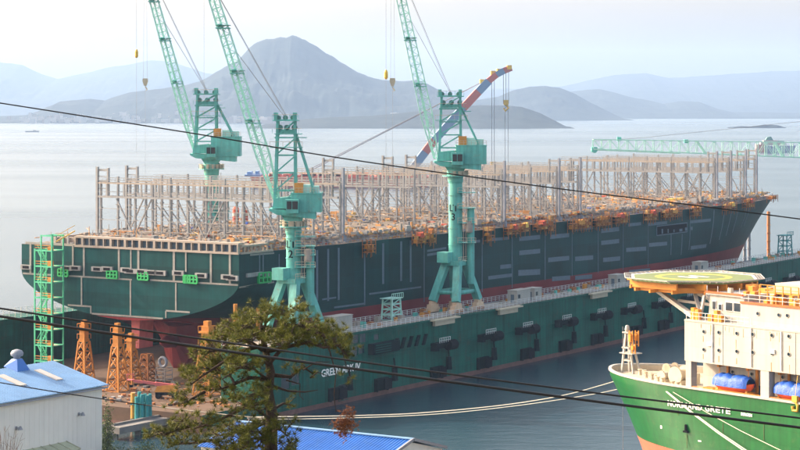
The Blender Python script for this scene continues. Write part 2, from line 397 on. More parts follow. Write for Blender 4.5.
mountain('mountain_range', [(-120, 78), (-60, 70), (0, 61), (22, 64), (42, 73), (58, 78), (85, 72), (125, 64), (150, 59), (172, 61), (188, 66), (205, 72), (260, 80), (420, 90), (520, 88), (560, 86), (590, 79), (615, 74), (645, 72), (668, 77), (695, 76), (730, 73), (770, 70), (830, 70), (930, 76)], 16800, 117, 1800, 3.0, 0.35)
mountain('far_headland', [(470, 110), (520, 98), (560, 92), (600, 89), (615, 92), (632, 97), (652, 101), (664, 104), (682, 101), (700, 102), (716, 108), (732, 112), (760, 112), (830, 113), (930, 112)], 12000, 118.8, 900, 7.0, 0.6)
mountain('wooded_headland', [(420, 100), (470, 101), (498, 96), (512, 90), (530, 86), (545, 85), (560, 87), (575, 93), (590, 102), (606, 110), (620, 117), (629, 121)], 9800, 120.5, 700, 12.0, 0.6)
mountain('mountain', [(-140, 112), (-60, 110), (0, 116), (30, 115), (45, 109), (60, 101), (90, 98), (105, 100), (112, 97), (130, 92), (160, 88), (180, 85), (200, 79), (216, 70), (236, 60), (249, 47), (257, 42), (266, 38.5), (276, 37.5), (286, 38), (292, 36.5), (300, 40), (315, 50), (335, 60), (350, 69), (365, 75), (382, 80), (400, 82), (416, 81), (430, 86), (450, 96), (480, 106), (520, 116), (550, 123)], 8800, 123.5, 1100, 21.0)
mountain('low_peninsula', [(250, 127), (290, 120), (330, 117), (370, 116), (410, 112), (450, 108), (480, 105), (505, 105.5), (522, 107), (540, 113), (554, 120), (570, 128.5)], 6150, 128.6, 350, 31.0, 0.6)
mountain('islet', [(728, 127.5), (740, 126.2), (752, 126.5), (765, 124.6), (778, 125.2), (786, 127.6)], 5960, 128.0, 60, 41.0, 0.5)

# hillside under the camera and the quay below it
def hillside():
    mb = MB(); nx, ny = 60, 60; vs = []
    for j in range(ny + 1):
        y = -170 + 480 * j / ny
        for i in range(nx + 1):
            x = -260 + 400 * i / nx
            z = interp([(-170, 66), (0, 57.5), (40, 48), (90, 33), (150, 18), (210, 6), (250, 3.4), (300, 3.2), (305, 3.2), (311, -2.5)], y + max(0, x - 20) * 0.6)
            if y < 240: z += 1.2 * noise.noise(V((x * 0.06, y * 0.06, 2)))
            vs.append((x, y, max(z, -2.5)))
    fs = [(j * (nx + 1) + i, j * (nx + 1) + i + 1, (j + 1) * (nx + 1) + i + 1, (j + 1) * (nx + 1) + i) for j in range(ny) for i in range(nx)]
    mb.add(vs, fs).build('hillside', mat('dry_grass_slope', (0.10, 0.085, 0.045), 0.95, 0.5, 0.5, bump=0.5), kind='structure', smooth=True)
hillside()

# tiny town at the foot of the mountain
def town():
    mb = MB(); rnd = random.Random(5)
    for c, sp, k in ((215, 26, 60), (265, 25, 60), (420, 26, 60), (110, 60, 40), (40, 30, 25), (185, 20, 30)):
        for _ in range(k):
            px = rnd.gauss(c, sp * 0.6); d = 7500 + abs(rnd.gauss(0, 260)); w = rnd.uniform(10, 26); h = rnd.uniform(5, 14)
            if rnd.random() < 0.12: h *= 2.2
            mb.mi = rnd.choice((0, 0, 1, 2)); X = (px - CX) / F * d; Z = 4 + (d - 7450) * 0.035 + (12 if c == 420 else 0)
            mb.lohi((X - w / 2, d, Z - 6), (X + w / 2, d + 14, Z + h))
    o = mb.build('shore_town', ['white', 'beige', 'skylight'], kind='stuff')
    tag(o, 'hazy specks of houses along the foot of the mountain', 'town')
town()

SHIP_ROT = TH
S_ORIG = (X1, D1, 0)

# ================================================================== FLOATING DOCK
WZ, PZ = 14.2, 3.5                                    # top of the wing walls, pontoon deck
TN, TI = -14.0, -4.6                                  # outer and inner face of the near wing wall
S_A, S_B, S_P = -12.0, 350.0, -30.0
dock = thing('floating_dock', 'huge green floating dock carrying the container ship', 'floating dock', S_ORIG, SHIP_ROT)
def dock_build():
    mb = MB(); mb.lohi((S_P, TN, 0.9), (S_B, 73, PZ)); mb.build('pontoon_deck', 'floor', dock)
    mb = MB(); mb.lohi((S_P + .02, TN + .02, -2.2), (S_B - .02, 72.98, 0.9)); mb.build('pontoon_hull', 'boot', dock)
    # near wing wall with its panel joints standing slightly proud
    mb = MB(); mb.lohi((S_A, TN, PZ + .004), (S_B, TI, WZ))
    for k in range(30):
        s = S_A + 12 * (k + 1)
        if s < S_B - 2: mb.lohi((s, TN - .05, PZ + .2), (s + .12, TN, WZ - .4))
    mb.lohi((S_A, TN - .35, WZ - .45), (S_B, TN, WZ - .15)); mb.lohi((S_A, TN - .12, 8.2), (S_B, TN, 8.35))
    mb.build('wing_wall', 'dockgreen', dock)
    mb = MB(); mb.lohi((S_P, TN - .03, 0.9 + .004), (S_B, TN - .004, PZ)); mb.build('hull_side', 'dockgreen', dock)
    mb = MB(); mb.lohi((S_P, TN - .06, -0.5), (S_B, TN - .031, 1.0)); mb.build('waterline_band', 'boot', dock)
    mb = MB(); mb.lohi((S_A, 65.5, PZ + .004), (S_B, 73, WZ))
    for k in range(26): s = S_A + 6 + 13 * k; mb.lohi((s, 65.35, PZ + .2), (s + .5, 65.5, WZ - .3))
    mb.build('wing_wall', 'dockgreen', dock)
    # beige walkway and crane rails on top
    mb = MB(); mb.lohi((S_A, TN + .3, WZ), (S_B, TI - .2, WZ + .05)); mb.build('walkway', 'beige', dock)
    mb = MB()
    for t in (TN + 1.4, TI - 1.3): mb.lohi((S_A, t, WZ + .05), (S_B, t + .2, WZ + .25))
    mb.build('crane_rail', 'wire', dock)
    # handrails (one tall thin mesh each)
    for t, zz in ((TN + .15, WZ), (TI - .1, WZ), (65.7, WZ), (72.8, WZ)):
        mb = MB(); s = S_A
        while s < S_B: mb.lohi((s, t - .05, zz), (s + .1, t + .05, zz + 1.25)); s += 1.9
        for h in (.45, .85, 1.22): mb.bar((S_A, t, zz + h), (S_B, t, zz + h), .07)
        mb.build('handrail', 'whiterail', dock)
    # clutter along the walkway
    rnd = random.Random(3); mb = MB()
    for _ in range(150):
        s = rnd.uniform(0, 300); t = rnd.uniform(TN + 2.2, TI - 2); w = rnd.uniform(.4, 1.8); h = rnd.uniform(.4, 1.3)
        mb.mi = rnd.choice((0, 0, 1, 2, 3)); mb.lohi((s, t, WZ + .05), (s + w, t + rnd.uniform(.4, 1.2), WZ + .05 + h))
    mb.build('walkway_clutter', ['beige', 'rusty', 'mint', 'orange'], dock, kind='stuff')
    # upper fender platforms
    def fender(s):
        mb = MB(); mb.lohi((s - 4.4, TN - 1.7, 8.55), (s + 2.2, TN, 9.0)); mb.lohi((s - 4.4, TN - 1.5, 7.3), (s - 3.2, TN, 8.55))
        mb.lohi((s - 2.9, TN - 1.2, 7.7), (s + .4, TN, 8.55))
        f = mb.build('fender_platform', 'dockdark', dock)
        mb = MB()
        for k in range(6): mb.lohi((s - 3.2 + k * .9, TN - 1.65, 9.0), (s - 3.1 + k * .9, TN - 1.55, 10.1))
        for h in (9.5, 10.1): mb.bar((s - 3.2, TN - 1.6, h), (s + 1.4, TN - 1.6, h), .08)
        mb.build('guard_rail', 'whiterail', f)
        mb = MB(); mb.tube([(s + .5, TN - 1.5, 8.2), (s + 3.4, TN - 1.5, 8.2)], [1.15, 1.15], 12); mb.build('rubber_fender', 'black', f, smooth=False)
    for px in (441, 487, 524, 563, 598, 628): fender(s_of(px, TN))
    for k in range(9): fender(s_of(628, TN) + 18.5 * (k + 1))
    # waterline boxes: a hooded recess and a black square pad
    def sponson(s):
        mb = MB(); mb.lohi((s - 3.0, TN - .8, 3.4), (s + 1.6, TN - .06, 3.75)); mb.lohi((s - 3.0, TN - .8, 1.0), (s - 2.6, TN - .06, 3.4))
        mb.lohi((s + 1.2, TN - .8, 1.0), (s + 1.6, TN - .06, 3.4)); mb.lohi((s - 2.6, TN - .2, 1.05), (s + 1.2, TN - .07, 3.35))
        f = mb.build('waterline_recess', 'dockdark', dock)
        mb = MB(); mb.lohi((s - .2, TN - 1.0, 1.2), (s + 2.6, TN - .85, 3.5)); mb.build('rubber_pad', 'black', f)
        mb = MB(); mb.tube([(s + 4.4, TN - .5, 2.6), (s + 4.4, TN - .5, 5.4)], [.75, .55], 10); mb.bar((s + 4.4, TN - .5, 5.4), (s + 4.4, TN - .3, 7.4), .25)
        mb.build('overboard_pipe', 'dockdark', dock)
    for px in (383, 438, 484, 527, 565, 597, 636, 663): sponson(s_of(px, TN) - .5)
    sponson(s_of(336, TN)); 
    # windows and slanted supports near the name
    for px, py, w, h in ((355, 339, 1.1, 1.8), (362.5, 338, 1.1, 1.8), (354, 351, 1.1, 1.9), (361, 349, 1.1, 1.9), (376, 337, .9, 1.2), (285, 383, 1.4, 2.4), (295, 379, 1.3, 2.3), (343, 392, 1.6, 3.2)):
        s, z = side(px, py, TN); mb = MB()
        mb.lohi((s - w - .15, TN - .10, z - h / 2 - .15), (s + w + .15, TN - .004, z - h / 2)); mb.lohi((s - w - .15, TN - .10, z + h / 2), (s + w + .15, TN - .004, z + h / 2 + .15))
        mb.lohi((s - w - .15, TN - .10, z - h / 2), (s - w, TN - .004, z + h / 2)); mb.lohi((s + w, TN - .10, z - h / 2), (s + w + .15, TN - .004, z + h / 2))
        wn_ = mb.build('window', 'dockgreen', dock)
        mb = MB(); mb.lohi((s - w, TN - .04, z - h / 2), (s + w, TN - .005, z + h / 2)); mb.build('pane', 'glass', wn_)
    for k in range(5):
        s, z = side(395 + k * 7.2, 343.5 - k * 1.1, TN); mb = MB()
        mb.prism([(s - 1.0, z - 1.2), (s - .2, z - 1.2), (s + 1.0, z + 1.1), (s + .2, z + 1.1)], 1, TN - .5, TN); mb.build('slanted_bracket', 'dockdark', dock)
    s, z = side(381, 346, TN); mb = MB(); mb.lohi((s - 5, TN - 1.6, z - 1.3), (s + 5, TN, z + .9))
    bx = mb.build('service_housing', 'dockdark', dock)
    mb = MB()
    for k in range(4): mb.lohi((s - 4.5, TN - 1.68, z - 1.0 + k * .5), (s + 1.5, TN - 1.6, z - .85 + k * .5))
    mb.build('louvre', 'dockgreen', bx)
    # yellow landing stages below the rail
    for px, py in ((443, 309), (507, 305), (598, 290)):
        s, z = side(px, py, TN); mb = MB(); mb.lohi((s - 6, TN - 1.6, WZ - .3), (s + 5, TN - .36, WZ + .05)); mb.lohi((s - 5, TN - 1.0, WZ - 1.4), (s + 3.5, TN - .36, WZ - .3))
        mb.build('landing_stage', 'cream', dock)
    # name
    sA, zA = side(321, 373.8, TN); sB, zB = side(360, 366.6, TN)
    me = text_mesh('GREEN ARK IV', 2.3, 'paintwhite', 0.02, 0.05)
    w = max(v.co.x for v in me.vertices) - min(v.co.x for v in me.vertices)
    o = link('name_lettering', me, dock); o.rotation_euler = (R(90), 0, 0); o.scale = ((sB - sA) / w, .9, 1)
    o.location = ((sA + sB) / 2, TN - .08, (zA + zB) / 2)
    # keel blocks under the ship
    mb = MB(); mb.lohi((-.8, -1.6, 0), (.8, 1.6, .55)); kb = mb.mesh('keel_block', 'rusty')
    for k in range(20):
        for t in (16, 29.5, 43):
            o = link('keel_block', kb, dock); o.location = (62 + 12 * k, t, PZ + .004)
dock_build()

# ================================================================== CONTAINER SHIP
ZD = 31.2
ship = thing('container_ship', 'giant dark green container ship under construction with bare lashing bridges, standing in the dock', 'container ship', S_ORIG, SHIP_ROT)
def h_ends(z):
    return interp([(4, 150), (16, 188), (ZD, 240)], z), interp([(4, 298), (10, 306), (16, 311), (24, 320), (ZD, 330)], z)
def h_zc(s): return 16.2 - 12.2 * smooth01(s / 66.0)
def half(s, z):
    zc = h_zc(s); w = smooth01(s / 60.0); zt = 25.2 - 15.7 * w; n = 1.75 + 7.7 * w
    f = 1.0
    if z < zt: f = max(0.0, 1 - ((zt - z) / max(zt - zc, .01)) ** n) ** (1 / n)
    s0, s1 = h_ends(z)
    if s > s0:
        q = min(1.0, (s - s0) / (s1 - s0)); f *= (max(0.0, 1 - q ** 2.05)) ** 0.5
    return 29.5 * f
def hull():
    cols = [0, 2, 5, 9, 14, 20, 26, 32, 38, 45, 52, 60, 68, 80, 110, 140, 150]
    NB = 34; NL = 26; rows = []
    tot = len(cols) + NB
    for i in range(tot):
        row = []
        for j in range(NL + 1):
            g = j / NL
            if i < len(cols):
                s = cols[i]; zc = h_zc(s); z = zc + (ZD - zc) * g ** 1.6
            else:
                zc = 4.0; z = zc + (ZD - zc) * g ** 1.25; v = (i - len(cols) + 1) / NB; v = v ** .8
                s = 150 + (h_ends(z)[1] - 150) * v
            row.append((s, half(s, z), z))
        rows.append(row)
    mb = MB(); vs = []; idx = {}
    for i, row in enumerate(rows):
        for j, (s, b, z) in enumerate(row):
            vs.append((s, 29.5 - b, z)); vs.append((s, 29.5 + b, z))
    q = lambda i, j, k: (i * (NL + 1) + j) * 2 + k
    fs = []
    for i in range(tot - 1):
        for j in range(NL):
            fs.append((q(i, j, 0), q(i + 1, j, 0), q(i + 1, j + 1, 0), q(i, j + 1, 0)))
            fs.append((q(i + 1, j, 1), q(i, j, 1), q(i, j + 1, 1), q(i + 1, j + 1, 1)))
        fs.append((q(i, 0, 1), q(i + 1, 0, 1), q(i + 1, 0, 0), q(i, 0, 0)))
    mb.add(vs, fs); o = mb.build('hull', 'hull', ship, smooth=True)
    mb = MB()
    for j in range(NL): mb.face([vs[q(0, j, 1)], vs[q(0, j, 0)], vs[q(0, j + 1, 0)], vs[q(0, j + 1, 1)]])
    mb.build('transom', 'hull', ship)
    mb = MB()
    for i in range(tot - 1):
        a = [V(vs[k]) for k in (q(i, NL, 0), q(i + 1, NL, 0), q(i + 1, NL, 1), q(i, NL, 1))]
        mb.face([p - V((0, 0, .01)) for p in a])
    mb.build('main_deck', 'deck', ship)
hull()
def on_hull(s, z, off=.06):
    e = .5; n = V((-(half(s + e, z) - half(s - e, z)) / (2 * e) * -1, -1, (half(s, z + e) - half(s, z - e)) / (2 * e)))
    n = V((-(half(s + e, z) - half(max(s - e, 0), z)) / (2 * e), -1, 0)); n.normalize()
    return V((s, 29.5 - half(s, z), z)) + n * off
def strip(p, q, w, m, name='weld_strip'):
    """a strip of bare or touched-up plate following the starboard side, p and q as (s, z)"""
    n = max(1, int(abs(q[0] - p[0]) / 6) + int(abs(q[1] - p[1]) / 3)); mb = MB(); vert = abs(q[1] - p[1]) > abs(q[0] - p[0])
    for i in range(n):
        a = (p[0] + (q[0] - p[0]) * i / n, p[1] + (q[1] - p[1]) * i / n); b = (p[0] + (q[0] - p[0]) * (i + 1) / n, p[1] + (q[1] - p[1]) * (i + 1) / n)
        if vert: c = [(a[0] - w / 2, a[1]), (a[0] + w / 2, a[1]), (b[0] + w / 2, b[1]), (b[0] - w / 2, b[1])]
        else: c = [(a[0], a[1] - w / 2), (b[0], b[1] - w / 2), (b[0], b[1] + w / 2), (a[0], a[1] + w / 2)]
        f = [on_hull(s, z, .06) for s, z in c]; k = [on_hull(s, z, -.1) for s, z in c]
        mb.add(f + k, [(0, 1, 2, 3), (7, 6, 5, 4), (0, 4, 5, 1), (1, 5, 6, 2), (2, 6, 7, 3), (3, 7, 4, 0)])
    return mb.build(name, m, ship)
# starboard side: horizontal touch-up bars seen as pale dashes, vertical block joints
for (xa, ya, xb, yb, w) in [(519, 239, 540, 237, 1.5), (519, 253, 540, 251, 1.6), (470, 242, 480, 241, .9), (488, 240, 509, 238, 1.0), (550, 237, 569, 235, 1.5),
        (601, 231, 619, 229, 1.6), (601, 243, 619, 241, 1.6), (575, 229.5, 593, 227.5, 1.2), (628, 225, 641, 223.6, 1.2), (626, 250, 646, 248.6, 1.6), (648, 224.5, 667, 222.5, 1.2),
        (649, 245, 667, 243.5, 1.5), (548, 260, 569, 258, 1.6), (575, 259, 593, 257.4, 1.6), (603, 260, 620, 258.4, 1.6), (518, 273, 540, 271.8, 2.0), (500, 267, 511, 266, 1.4),
        (690, 222, 711, 220, 1.2), (692, 248, 710, 246, 1.5), (552, 279, 570, 277.6, 1.6), (427, 255, 446, 252, .8), (427, 251, 446, 248, .7), (488, 278, 512, 275, 1.2), (575, 278, 592, 276.4, 1.5), (629, 272, 650, 270, 1.4),
        (369, 294, 421, 287, .55), (334, 307.5, 365, 303.5, .55), (322, 299.5, 336, 297.5, .5)]:
    strip(side(xa, ya), side(xb, yb), w * .72, 'sidestrip', 'touch_up_patch')
for (x, ya, yb, w) in [(317, 249, 301, .7), (328, 247, 301, .7), (338.5, 246, 300, .7), (364.5, 247, 305, .5), (383, 243, 284, .8), (401, 240, 281, .8), (410.5, 239, 282, .7), (424, 240, 302, .35),
        (482, 238, 292, .4), (512, 234, 288, .35), (545, 232, 280, .4), (572, 227, 276, .3), (598, 226, 273, .35), (623, 222, 270, .35), (648, 218, 267, .3), (671, 234, 255, .5), (682, 234, 255, .5), (714, 210, 244, .6), (725, 212, 240, .6),
        (733, 212, 236, .6), (741, 210, 233, .6), (756, 206, 226, .6), (752, 206, 228, .5), (690, 216, 250, .4)]:
    s, za = side(x, ya); _, zb = side(x, yb); strip((s, zb), (s, min(za, 30.4)), w, 'sidestrip', 'block_joint')
# black panel painted for the shade inside a bow opening, with its frame
sA, zA = side(656.5, 231.5); sB, zB = side(686.5, 228)
mb = MB(); mb.lohi((sA, -.14, zA - 1.0), (sB, .3, zA + 1.35)); fr = mb.build('opening_shade_panel', 'black', ship)
mb = MB()
for z in (zA - 1.25, zA + 1.35): mb.lohi((sA - .25, -.2, z), (sB + .25, .2, z + .25))
for s in (sA - .25, sB): mb.lohi((s, -.2, zA - 1.0), (s + .25, .2, zA + 1.35))
mb.build('opening_frame', 'sidestrip', fr)
mb = MB(); rnd = random.Random(8)
for k in range(6): s = sA + 3 + k * 4; mb.lohi((s, -.22, zA - .8), (s + rnd.uniform(.5, 2), -.14, zA - .2 + rnd.random() * .8))
mb.build('opening_gear', 'sidestrip', fr, kind='stuff')
# transom: weld strips
def tstrip(px, py, qx, qy, w=.5):
    w *= .62
    a = tran(px, py); b = tran(qx, qy); mb = MB()
    if abs(b[1] - a[1]) > abs(b[0] - a[0]): mb.lohi((-.08, a[0] - w / 2, min(a[1], b[1])), (.1, a[0] + w / 2, max(a[1], b[1])))
    else: mb.lohi((-.075, a[0], (a[1] + b[1]) / 2 - w / 2), (.1, b[0], (a[1] + b[1]) / 2 + w / 2))
    mb.build('weld_strip', 'strip', ship)
for a in [(30.6, 244, 30.6, 274, .9), (73, 245, 73, 269, .75), (84, 246, 84, 276, .8), (119, 247, 119, 278, .8), (131, 247, 131, 273, .55), (138.5, 248, 138.5, 279, .9), (174, 250, 174, 281, .9), (186, 250, 186, 272, .6), (211, 251, 211, 283, .8), (230, 252, 230, 285, .8),
          (81.7, 277, 81.7, 305, .6), (130.6, 280, 130.6, 316, .6), (176, 283, 176, 311, .6), (23, 273.4, 54, 275, .6), (69, 276, 108, 278, .55), (110, 278.4, 132, 279.6, .5), (150, 280, 238, 285, .55), (68, 305, 91, 306.5, .55), (92, 313.5, 163, 318.6, .55), (166, 310.5, 190, 312.5, .55), (91, 306, 91, 313.5, .5), (166, 311, 166, 318, .5)]: tstrip(*a)
# transom: fairleads and little green service frames
for px, py in ((27, 267), (67, 268), (76, 268), (98, 269), (108, 269), (131, 271), (127, 270), (161, 273), (179, 273), (202, 275.5), (228, 277), (233, 278), (152, 272.5), (142, 271.5)):
    t, z = tran(px, py); mb = MB(); mb.lohi((-.45, t - 1.5, z - .5), (.1, t + 1.5, z + .5)); f = mb.build('fairlead', 'steel', ship)
    mb = MB(); mb.lohi((-.5, t - .9, z - .3), (-.45, t + .9, z + .3)); mb.build('fairlead_shade', 'black', f)  # black plate painted for the shade inside the fairlead
for px, py in ((64, 272.5), (113, 274.5), (144, 276), (193, 279.3), (187, 279)):
    t, z = tran(px, py); w = 1.35 if px != 187 else .6; h = .75; mb = MB()
    for a in (-w, -w / 3, w / 3, w): mb.lohi((-.5, t + a - .16, z - h), (-.1, t + a + .16, z + h))
    for b in (-h, 0, h): mb.lohi((-.48, t - w, z + b - .15), (-.12, t + w, z + b + .15))
    mb.build('green_service_frame', 'brightgreen', ship)
s, z = side(263, 277.5); mb = MB()
for a in (-2, -.6, .8, 2): mb.lohi((s + a - .2, -.6, z - 1), (s + a + .2, -.1, z + 1))
for b in (-1, 0, 1): mb.lohi((s - 2, -.55, z + b - .15), (s + 2, -.12, z + b + .15))
mb.build('green_service_frame', 'brightgreen', ship)
for px, py in ((250, 275), (257, 274), (268, 274.5)):
    s, z = side(px, py); mb = MB(); mb.lohi((s - 1.4, -.4, z - .4), (s + 1.4, .1, z + .4)); mb.build('fairlead', 'steel', ship)
for a, b in (((250, 255), (274, 253)), ((240, 287.5), (274, 282))): strip(side(*a), side(*b), .35, 'strip')
for px in (259.5, 263, 279): s, _ = side(px, 260); strip((s, z_of(272, s, 0)), (s, z_of(254, s, 0)), .35, 'sidestrip', 'block_joint')
# stern gallery: pale beam with a row of square recesses
def gallery():
    z0, z1 = ZD - .1, ZD + 2.25; tA = 0.0; tB = tran(75, 245)[0]
    mb = MB(); mb.lohi((-.25, tA, z0), (.5, tB, z0 + .45)); mb.lohi((-.25, tA, z1 - .4), (1.6, tB, z1)); g = mb.build('stern_gallery', 'beige', ship)
    mb = MB(); mb.lohi((.5, tA + .3, z0 + .45), (.7, tB, z1 - .4)); mb.build('gallery_back', 'sidestrip', g)
    mb = MB(); mb.lohi((-.24, -.13, z0 + .45), (.5, .13, z1 - .4)); me = mb.mesh('gallery_post', 'beige')
    n = 22
    for i in range(n + 1):
        o = link('gallery_post', me, g); o.location = (0, tA + .25 + (tB - tA - .5) * i / n, 0)
        if i % 2: o.scale = (1, 2.2, 1)
    mb = MB(); mb.lohi((.5, -.25, z0), (11.5, .3, z0 + .4)); mb.lohi((.5, -.25, z1 - .9), (10, .6, z1 - .5))
    mb.build('side_gallery', 'beige', g)
    for i in range(8):
        o = link('gallery_post', me, g); o.location = (1.8 + 1.35 * i, 0.1, 0); o.rotation_euler = (0, 0, R(90)); o.scale = (.6, 1, .72); o.location.z = ZD * .28 
gallery()
mb = MB(); mb.lohi((.1, 42, ZD), (.3, 58, ZD + .5)); mb.build('bulwark', 'strip', ship)
mb = MB()
for t in (46.5, 48.2, 50): mb.bar((1, t, ZD), (1, t, ZD + 2.5), .35)
mb.bar((1, 46.5, ZD + 2.5), (1, 50, ZD + 2.5), .4); mb.build('mooring_frame', 'steel', ship)

# skegs, rudder horn and shaft under the stern
def skeg(t):
    mb = MB(); prof = [(15.5, 9.6, 12.5, .9), (17.5, 4.2, 13, 3.2), (20, 4.0, 13.5, 7.0), (26, 4.0, 13.5, 12.0), (36, 4.0, 12, 17.0), (50, 4.0, 9, 20.0), (70, 4.0, 7, 22.0)]
    vs = []
    for s, zb, zt, w in prof:
        for a, z in ((-w * .45, zb), (w * .45, zb), (w * .8, zb + (zt - zb) * .25), (w * .95, zb + (zt - zb) * .6), (w * 1.3, zt + 1), (-w * 1.3, zt + 1), (-w * .95, zb + (zt - zb) * .6), (-w * .8, zb + (zt - zb) * .25)): vs.append((s, t + a, z))
    m = 8; fs = [tuple(range(m))[::-1], tuple(range(m * (len(prof) - 1), m * len(prof)))]
    for i in range(len(prof) - 1):
        for k in range(m): fs.append((i * m + k, i * m + (k + 1) % m, i * m + m + (k + 1) % m, i * m + m + k))
    mb.add(vs, fs); mb.build('skeg', 'hull', ship)
    mb = MB(); mb.tube([(16.5, t, 10.4), (13.0, t, 10.4), (11.6, t, 10.4)], [1.5, 1.3, .6], 18); mb.build('shaft_boss', 'hull', ship, smooth=True)
    mb = MB(); mb.prism([(t - .9, 10.0), (t + .9, 10.0), (t + 1.2, 17), (t - 1.2, 17)], 0, 3.0, 7.6); mb.build('rudder_horn', 'pink', ship)
skeg(29.5)

# ---- lashing bridges
def bridge(s, tA, tB, tall_port, tall_star, seed):
    rnd = random.Random(seed); z0, z1, z2 = ZD + .02, 41.0, 44.2
    n = max(4, round((tB - tA) / 4.85)); ts = [tA + (tB - tA) * i / n for i in range(n + 1)]
    mb = MB()
    for ds in (-.95, .95):
        mb.mi = 1; mb.lohi((s + ds - .1, tA, z2 - .3), (s + ds + .1, tB, z2)); mb.mi = 0; mb.lohi((s + ds - .1, tA, z1 - .2), (s + ds + .1, tB, z1 + .22))
    for ds in (-1.0, 1.0):
        mb.bar((s + ds, tA, z2 + 1.0), (s + ds, tB, z2 + 1.0), .07); mb.bar((s + ds, tA, z2 + .5), (s + ds, tB, z2 + .5), .06)
        mb.bar((s + ds, tA, z1 + 1.1), (s + ds, tB, z1 + 1.1), .07)
    for zz in (38.4, 35.9, 33.6): mb.bar((s - .8, tA, zz), (s - .8, tB, zz), .11)
    for i in range(n):                                  # short hangers between the two walkways
        for q in (.5,):
            t = ts[i] + (ts[i + 1] - ts[i]) * q; mb.lohi((s - 1.05, t - .2, z1 + .2), (s - .85, t + .2, z2 - .3))
        for q in (0, .25, .5, .75): t = ts[i] + (ts[i + 1] - ts[i]) * q; mb.lohi((s - 1.03, t - .04, z2), (s - .97, t + .04, z2 + 1.0))
    k0 = rnd.choice((2, 3))
    for i in range(n):                                  # V bracing
        if i % 4 == k0 % 4: mb.bar((s - .5, ts[i], 40.6), (s - .5, ts[i + 1], 32.4), .3, .26)
        elif i % 4 == (k0 + 1) % 4: mb.bar((s - .5, ts[i], 32.4), (s - .5, ts[i + 1], 40.6), .3, .26)
        if rnd.random() < .4: mb.bar((s + .5, ts[i], 33), (s + .5, ts[i + 1], 38), .2)
    br = mb.build('lashing_bridge', ['steel', 'beige'], ship)
    for i, t in enumerate(ts):
        o = link('post', POST, br); o.location = (s, t, z0); o.scale = (1, 1, 1.0 if i % 3 else 1.10)
    def tall(t, sgn, m):
        o = link('tall_post', TALL[m], br); o.location = (s - .2, t, z0)
        mb = MB(); t2 = t - sgn * 3.0
        mb.lohi((s - .25, t2 - .22, z1), (s + .25, t2 + .22, 47.4))
        for zz, h in ((46.9, .5), (45.5, .18), (44.4, .3), (42.8, .18)): mb.lohi((s - .22, min(t, t2), zz - h / 2), (s + .22, max(t, t2), zz + h / 2))
        mb.build('end_frame', 'steel', br)
    if tall_port: tall(tB + .9, 1, 0)
    if tall_star: tall(tA - .9, -1, 1)
mb = MB()
mb.lohi((-.22, -.19, 0), (.22, .19, 13))
for z in (2.3, 4.6, 7.2): mb.lohi((-.4, -.32, z), (.4, .32, z + .25))
mb.lohi((-.5, -.42, 0), (.5, .42, .5))
POST = mb.mesh('post', 'steel')
TALL = []
for m in ('steel', 'steelcold'):
    mb = MB(); mb.lohi((-.27, -.27, 0), (.27, .27, 16.4)); mb.prism([(-.8, 0), (.8, 0), (.36, 1.6), (-.36, 1.6)], 0, -.5, .5); TALL.append(mb.mesh('tall_post', m))
for k, (s, tA, tB, p, q) in enumerate([(18.7, 3, 52.5, 1, 0), (30.6, 3, 54, 1, 0), (41, 3, 55, 0, 1), (99, 20, 56, 0, 0), (113, 3, 56, 1, 1), (128, 3, 56, 0, 0), (142, 3, 56, 1, 1), (154, 3, 56, 1, 1), (166, 12, 56, 0, 0),
                                      (244, 3, 56, 0, 1), (257, 4, 55, 0, 1), (271, 5, 54, 0, 1), (287, 8, 51, 0, 1), (180, 18, 56, 0, 0)]):
    bridge(s, tA, tB, p, q, k + 5)

# ---- hatch coamings, and the clutter of a deck being fitted out
def coaming(sa, sb, ta, tb, h):
    mb = MB()
    for s in (sa, sb): mb.lohi((s - .25, ta, ZD), (s + .25, tb, ZD + h))
    for t in (ta, tb): mb.lohi((sa + .25, t - .25, ZD), (sb - .25, t + .25, ZD + h - .02))
    k = int((sb - sa) / 1.6)
    for i in range(1, k): s = sa + (sb - sa) * i / k; mb.lohi((s - .07, ta - .75, ZD), (s + .07, ta - .25, ZD + h - .1))
    k = int((tb - ta) / 1.6)
    for i in range(1, k): t = ta + (tb - ta) * i / k; mb.lohi((sa - .75, t - .07, ZD), (sa - .25, t + .07, ZD + h - .1))
    c = mb.build('hatch_coaming', 'beige', ship)
    mb = MB(); mb.face([(sa + .3, ta + .3, ZD + .02), (sb - .3, ta + .3, ZD + .02), (sb - .3, tb - .3, ZD + .02), (sa + .3, tb - .3, ZD + .02)]); mb.build('hold_shade_sheet', 'dockdark', c)  # flat dark sheet on the deck, painted for the shade of a hold
hs = [4.5, 21, 32.8, 45, 58, 71, 84, 101.3, 115.4, 130.4, 144.3, 156.3, 168.3, 182.5, 196, 209, 222, 233, 246.3, 259.3]
for sa in hs:
    sb = min([x for x in (18.7, 30.6, 41, 99, 113, 128, 142, 154, 166, 180, 244, 257, 271, 287) if x > sa + 2] + [sa + 12]) - 1.6
    sb = min(sb, sa + 11)
    if sb - sa < 5: continue
    for ta, tb in ((5, 15.5), (18, 28.5), (30.5, 41), (43.5, 54)): coaming(sa, sb, ta, tb, random.uniform(1.3, 1.9))
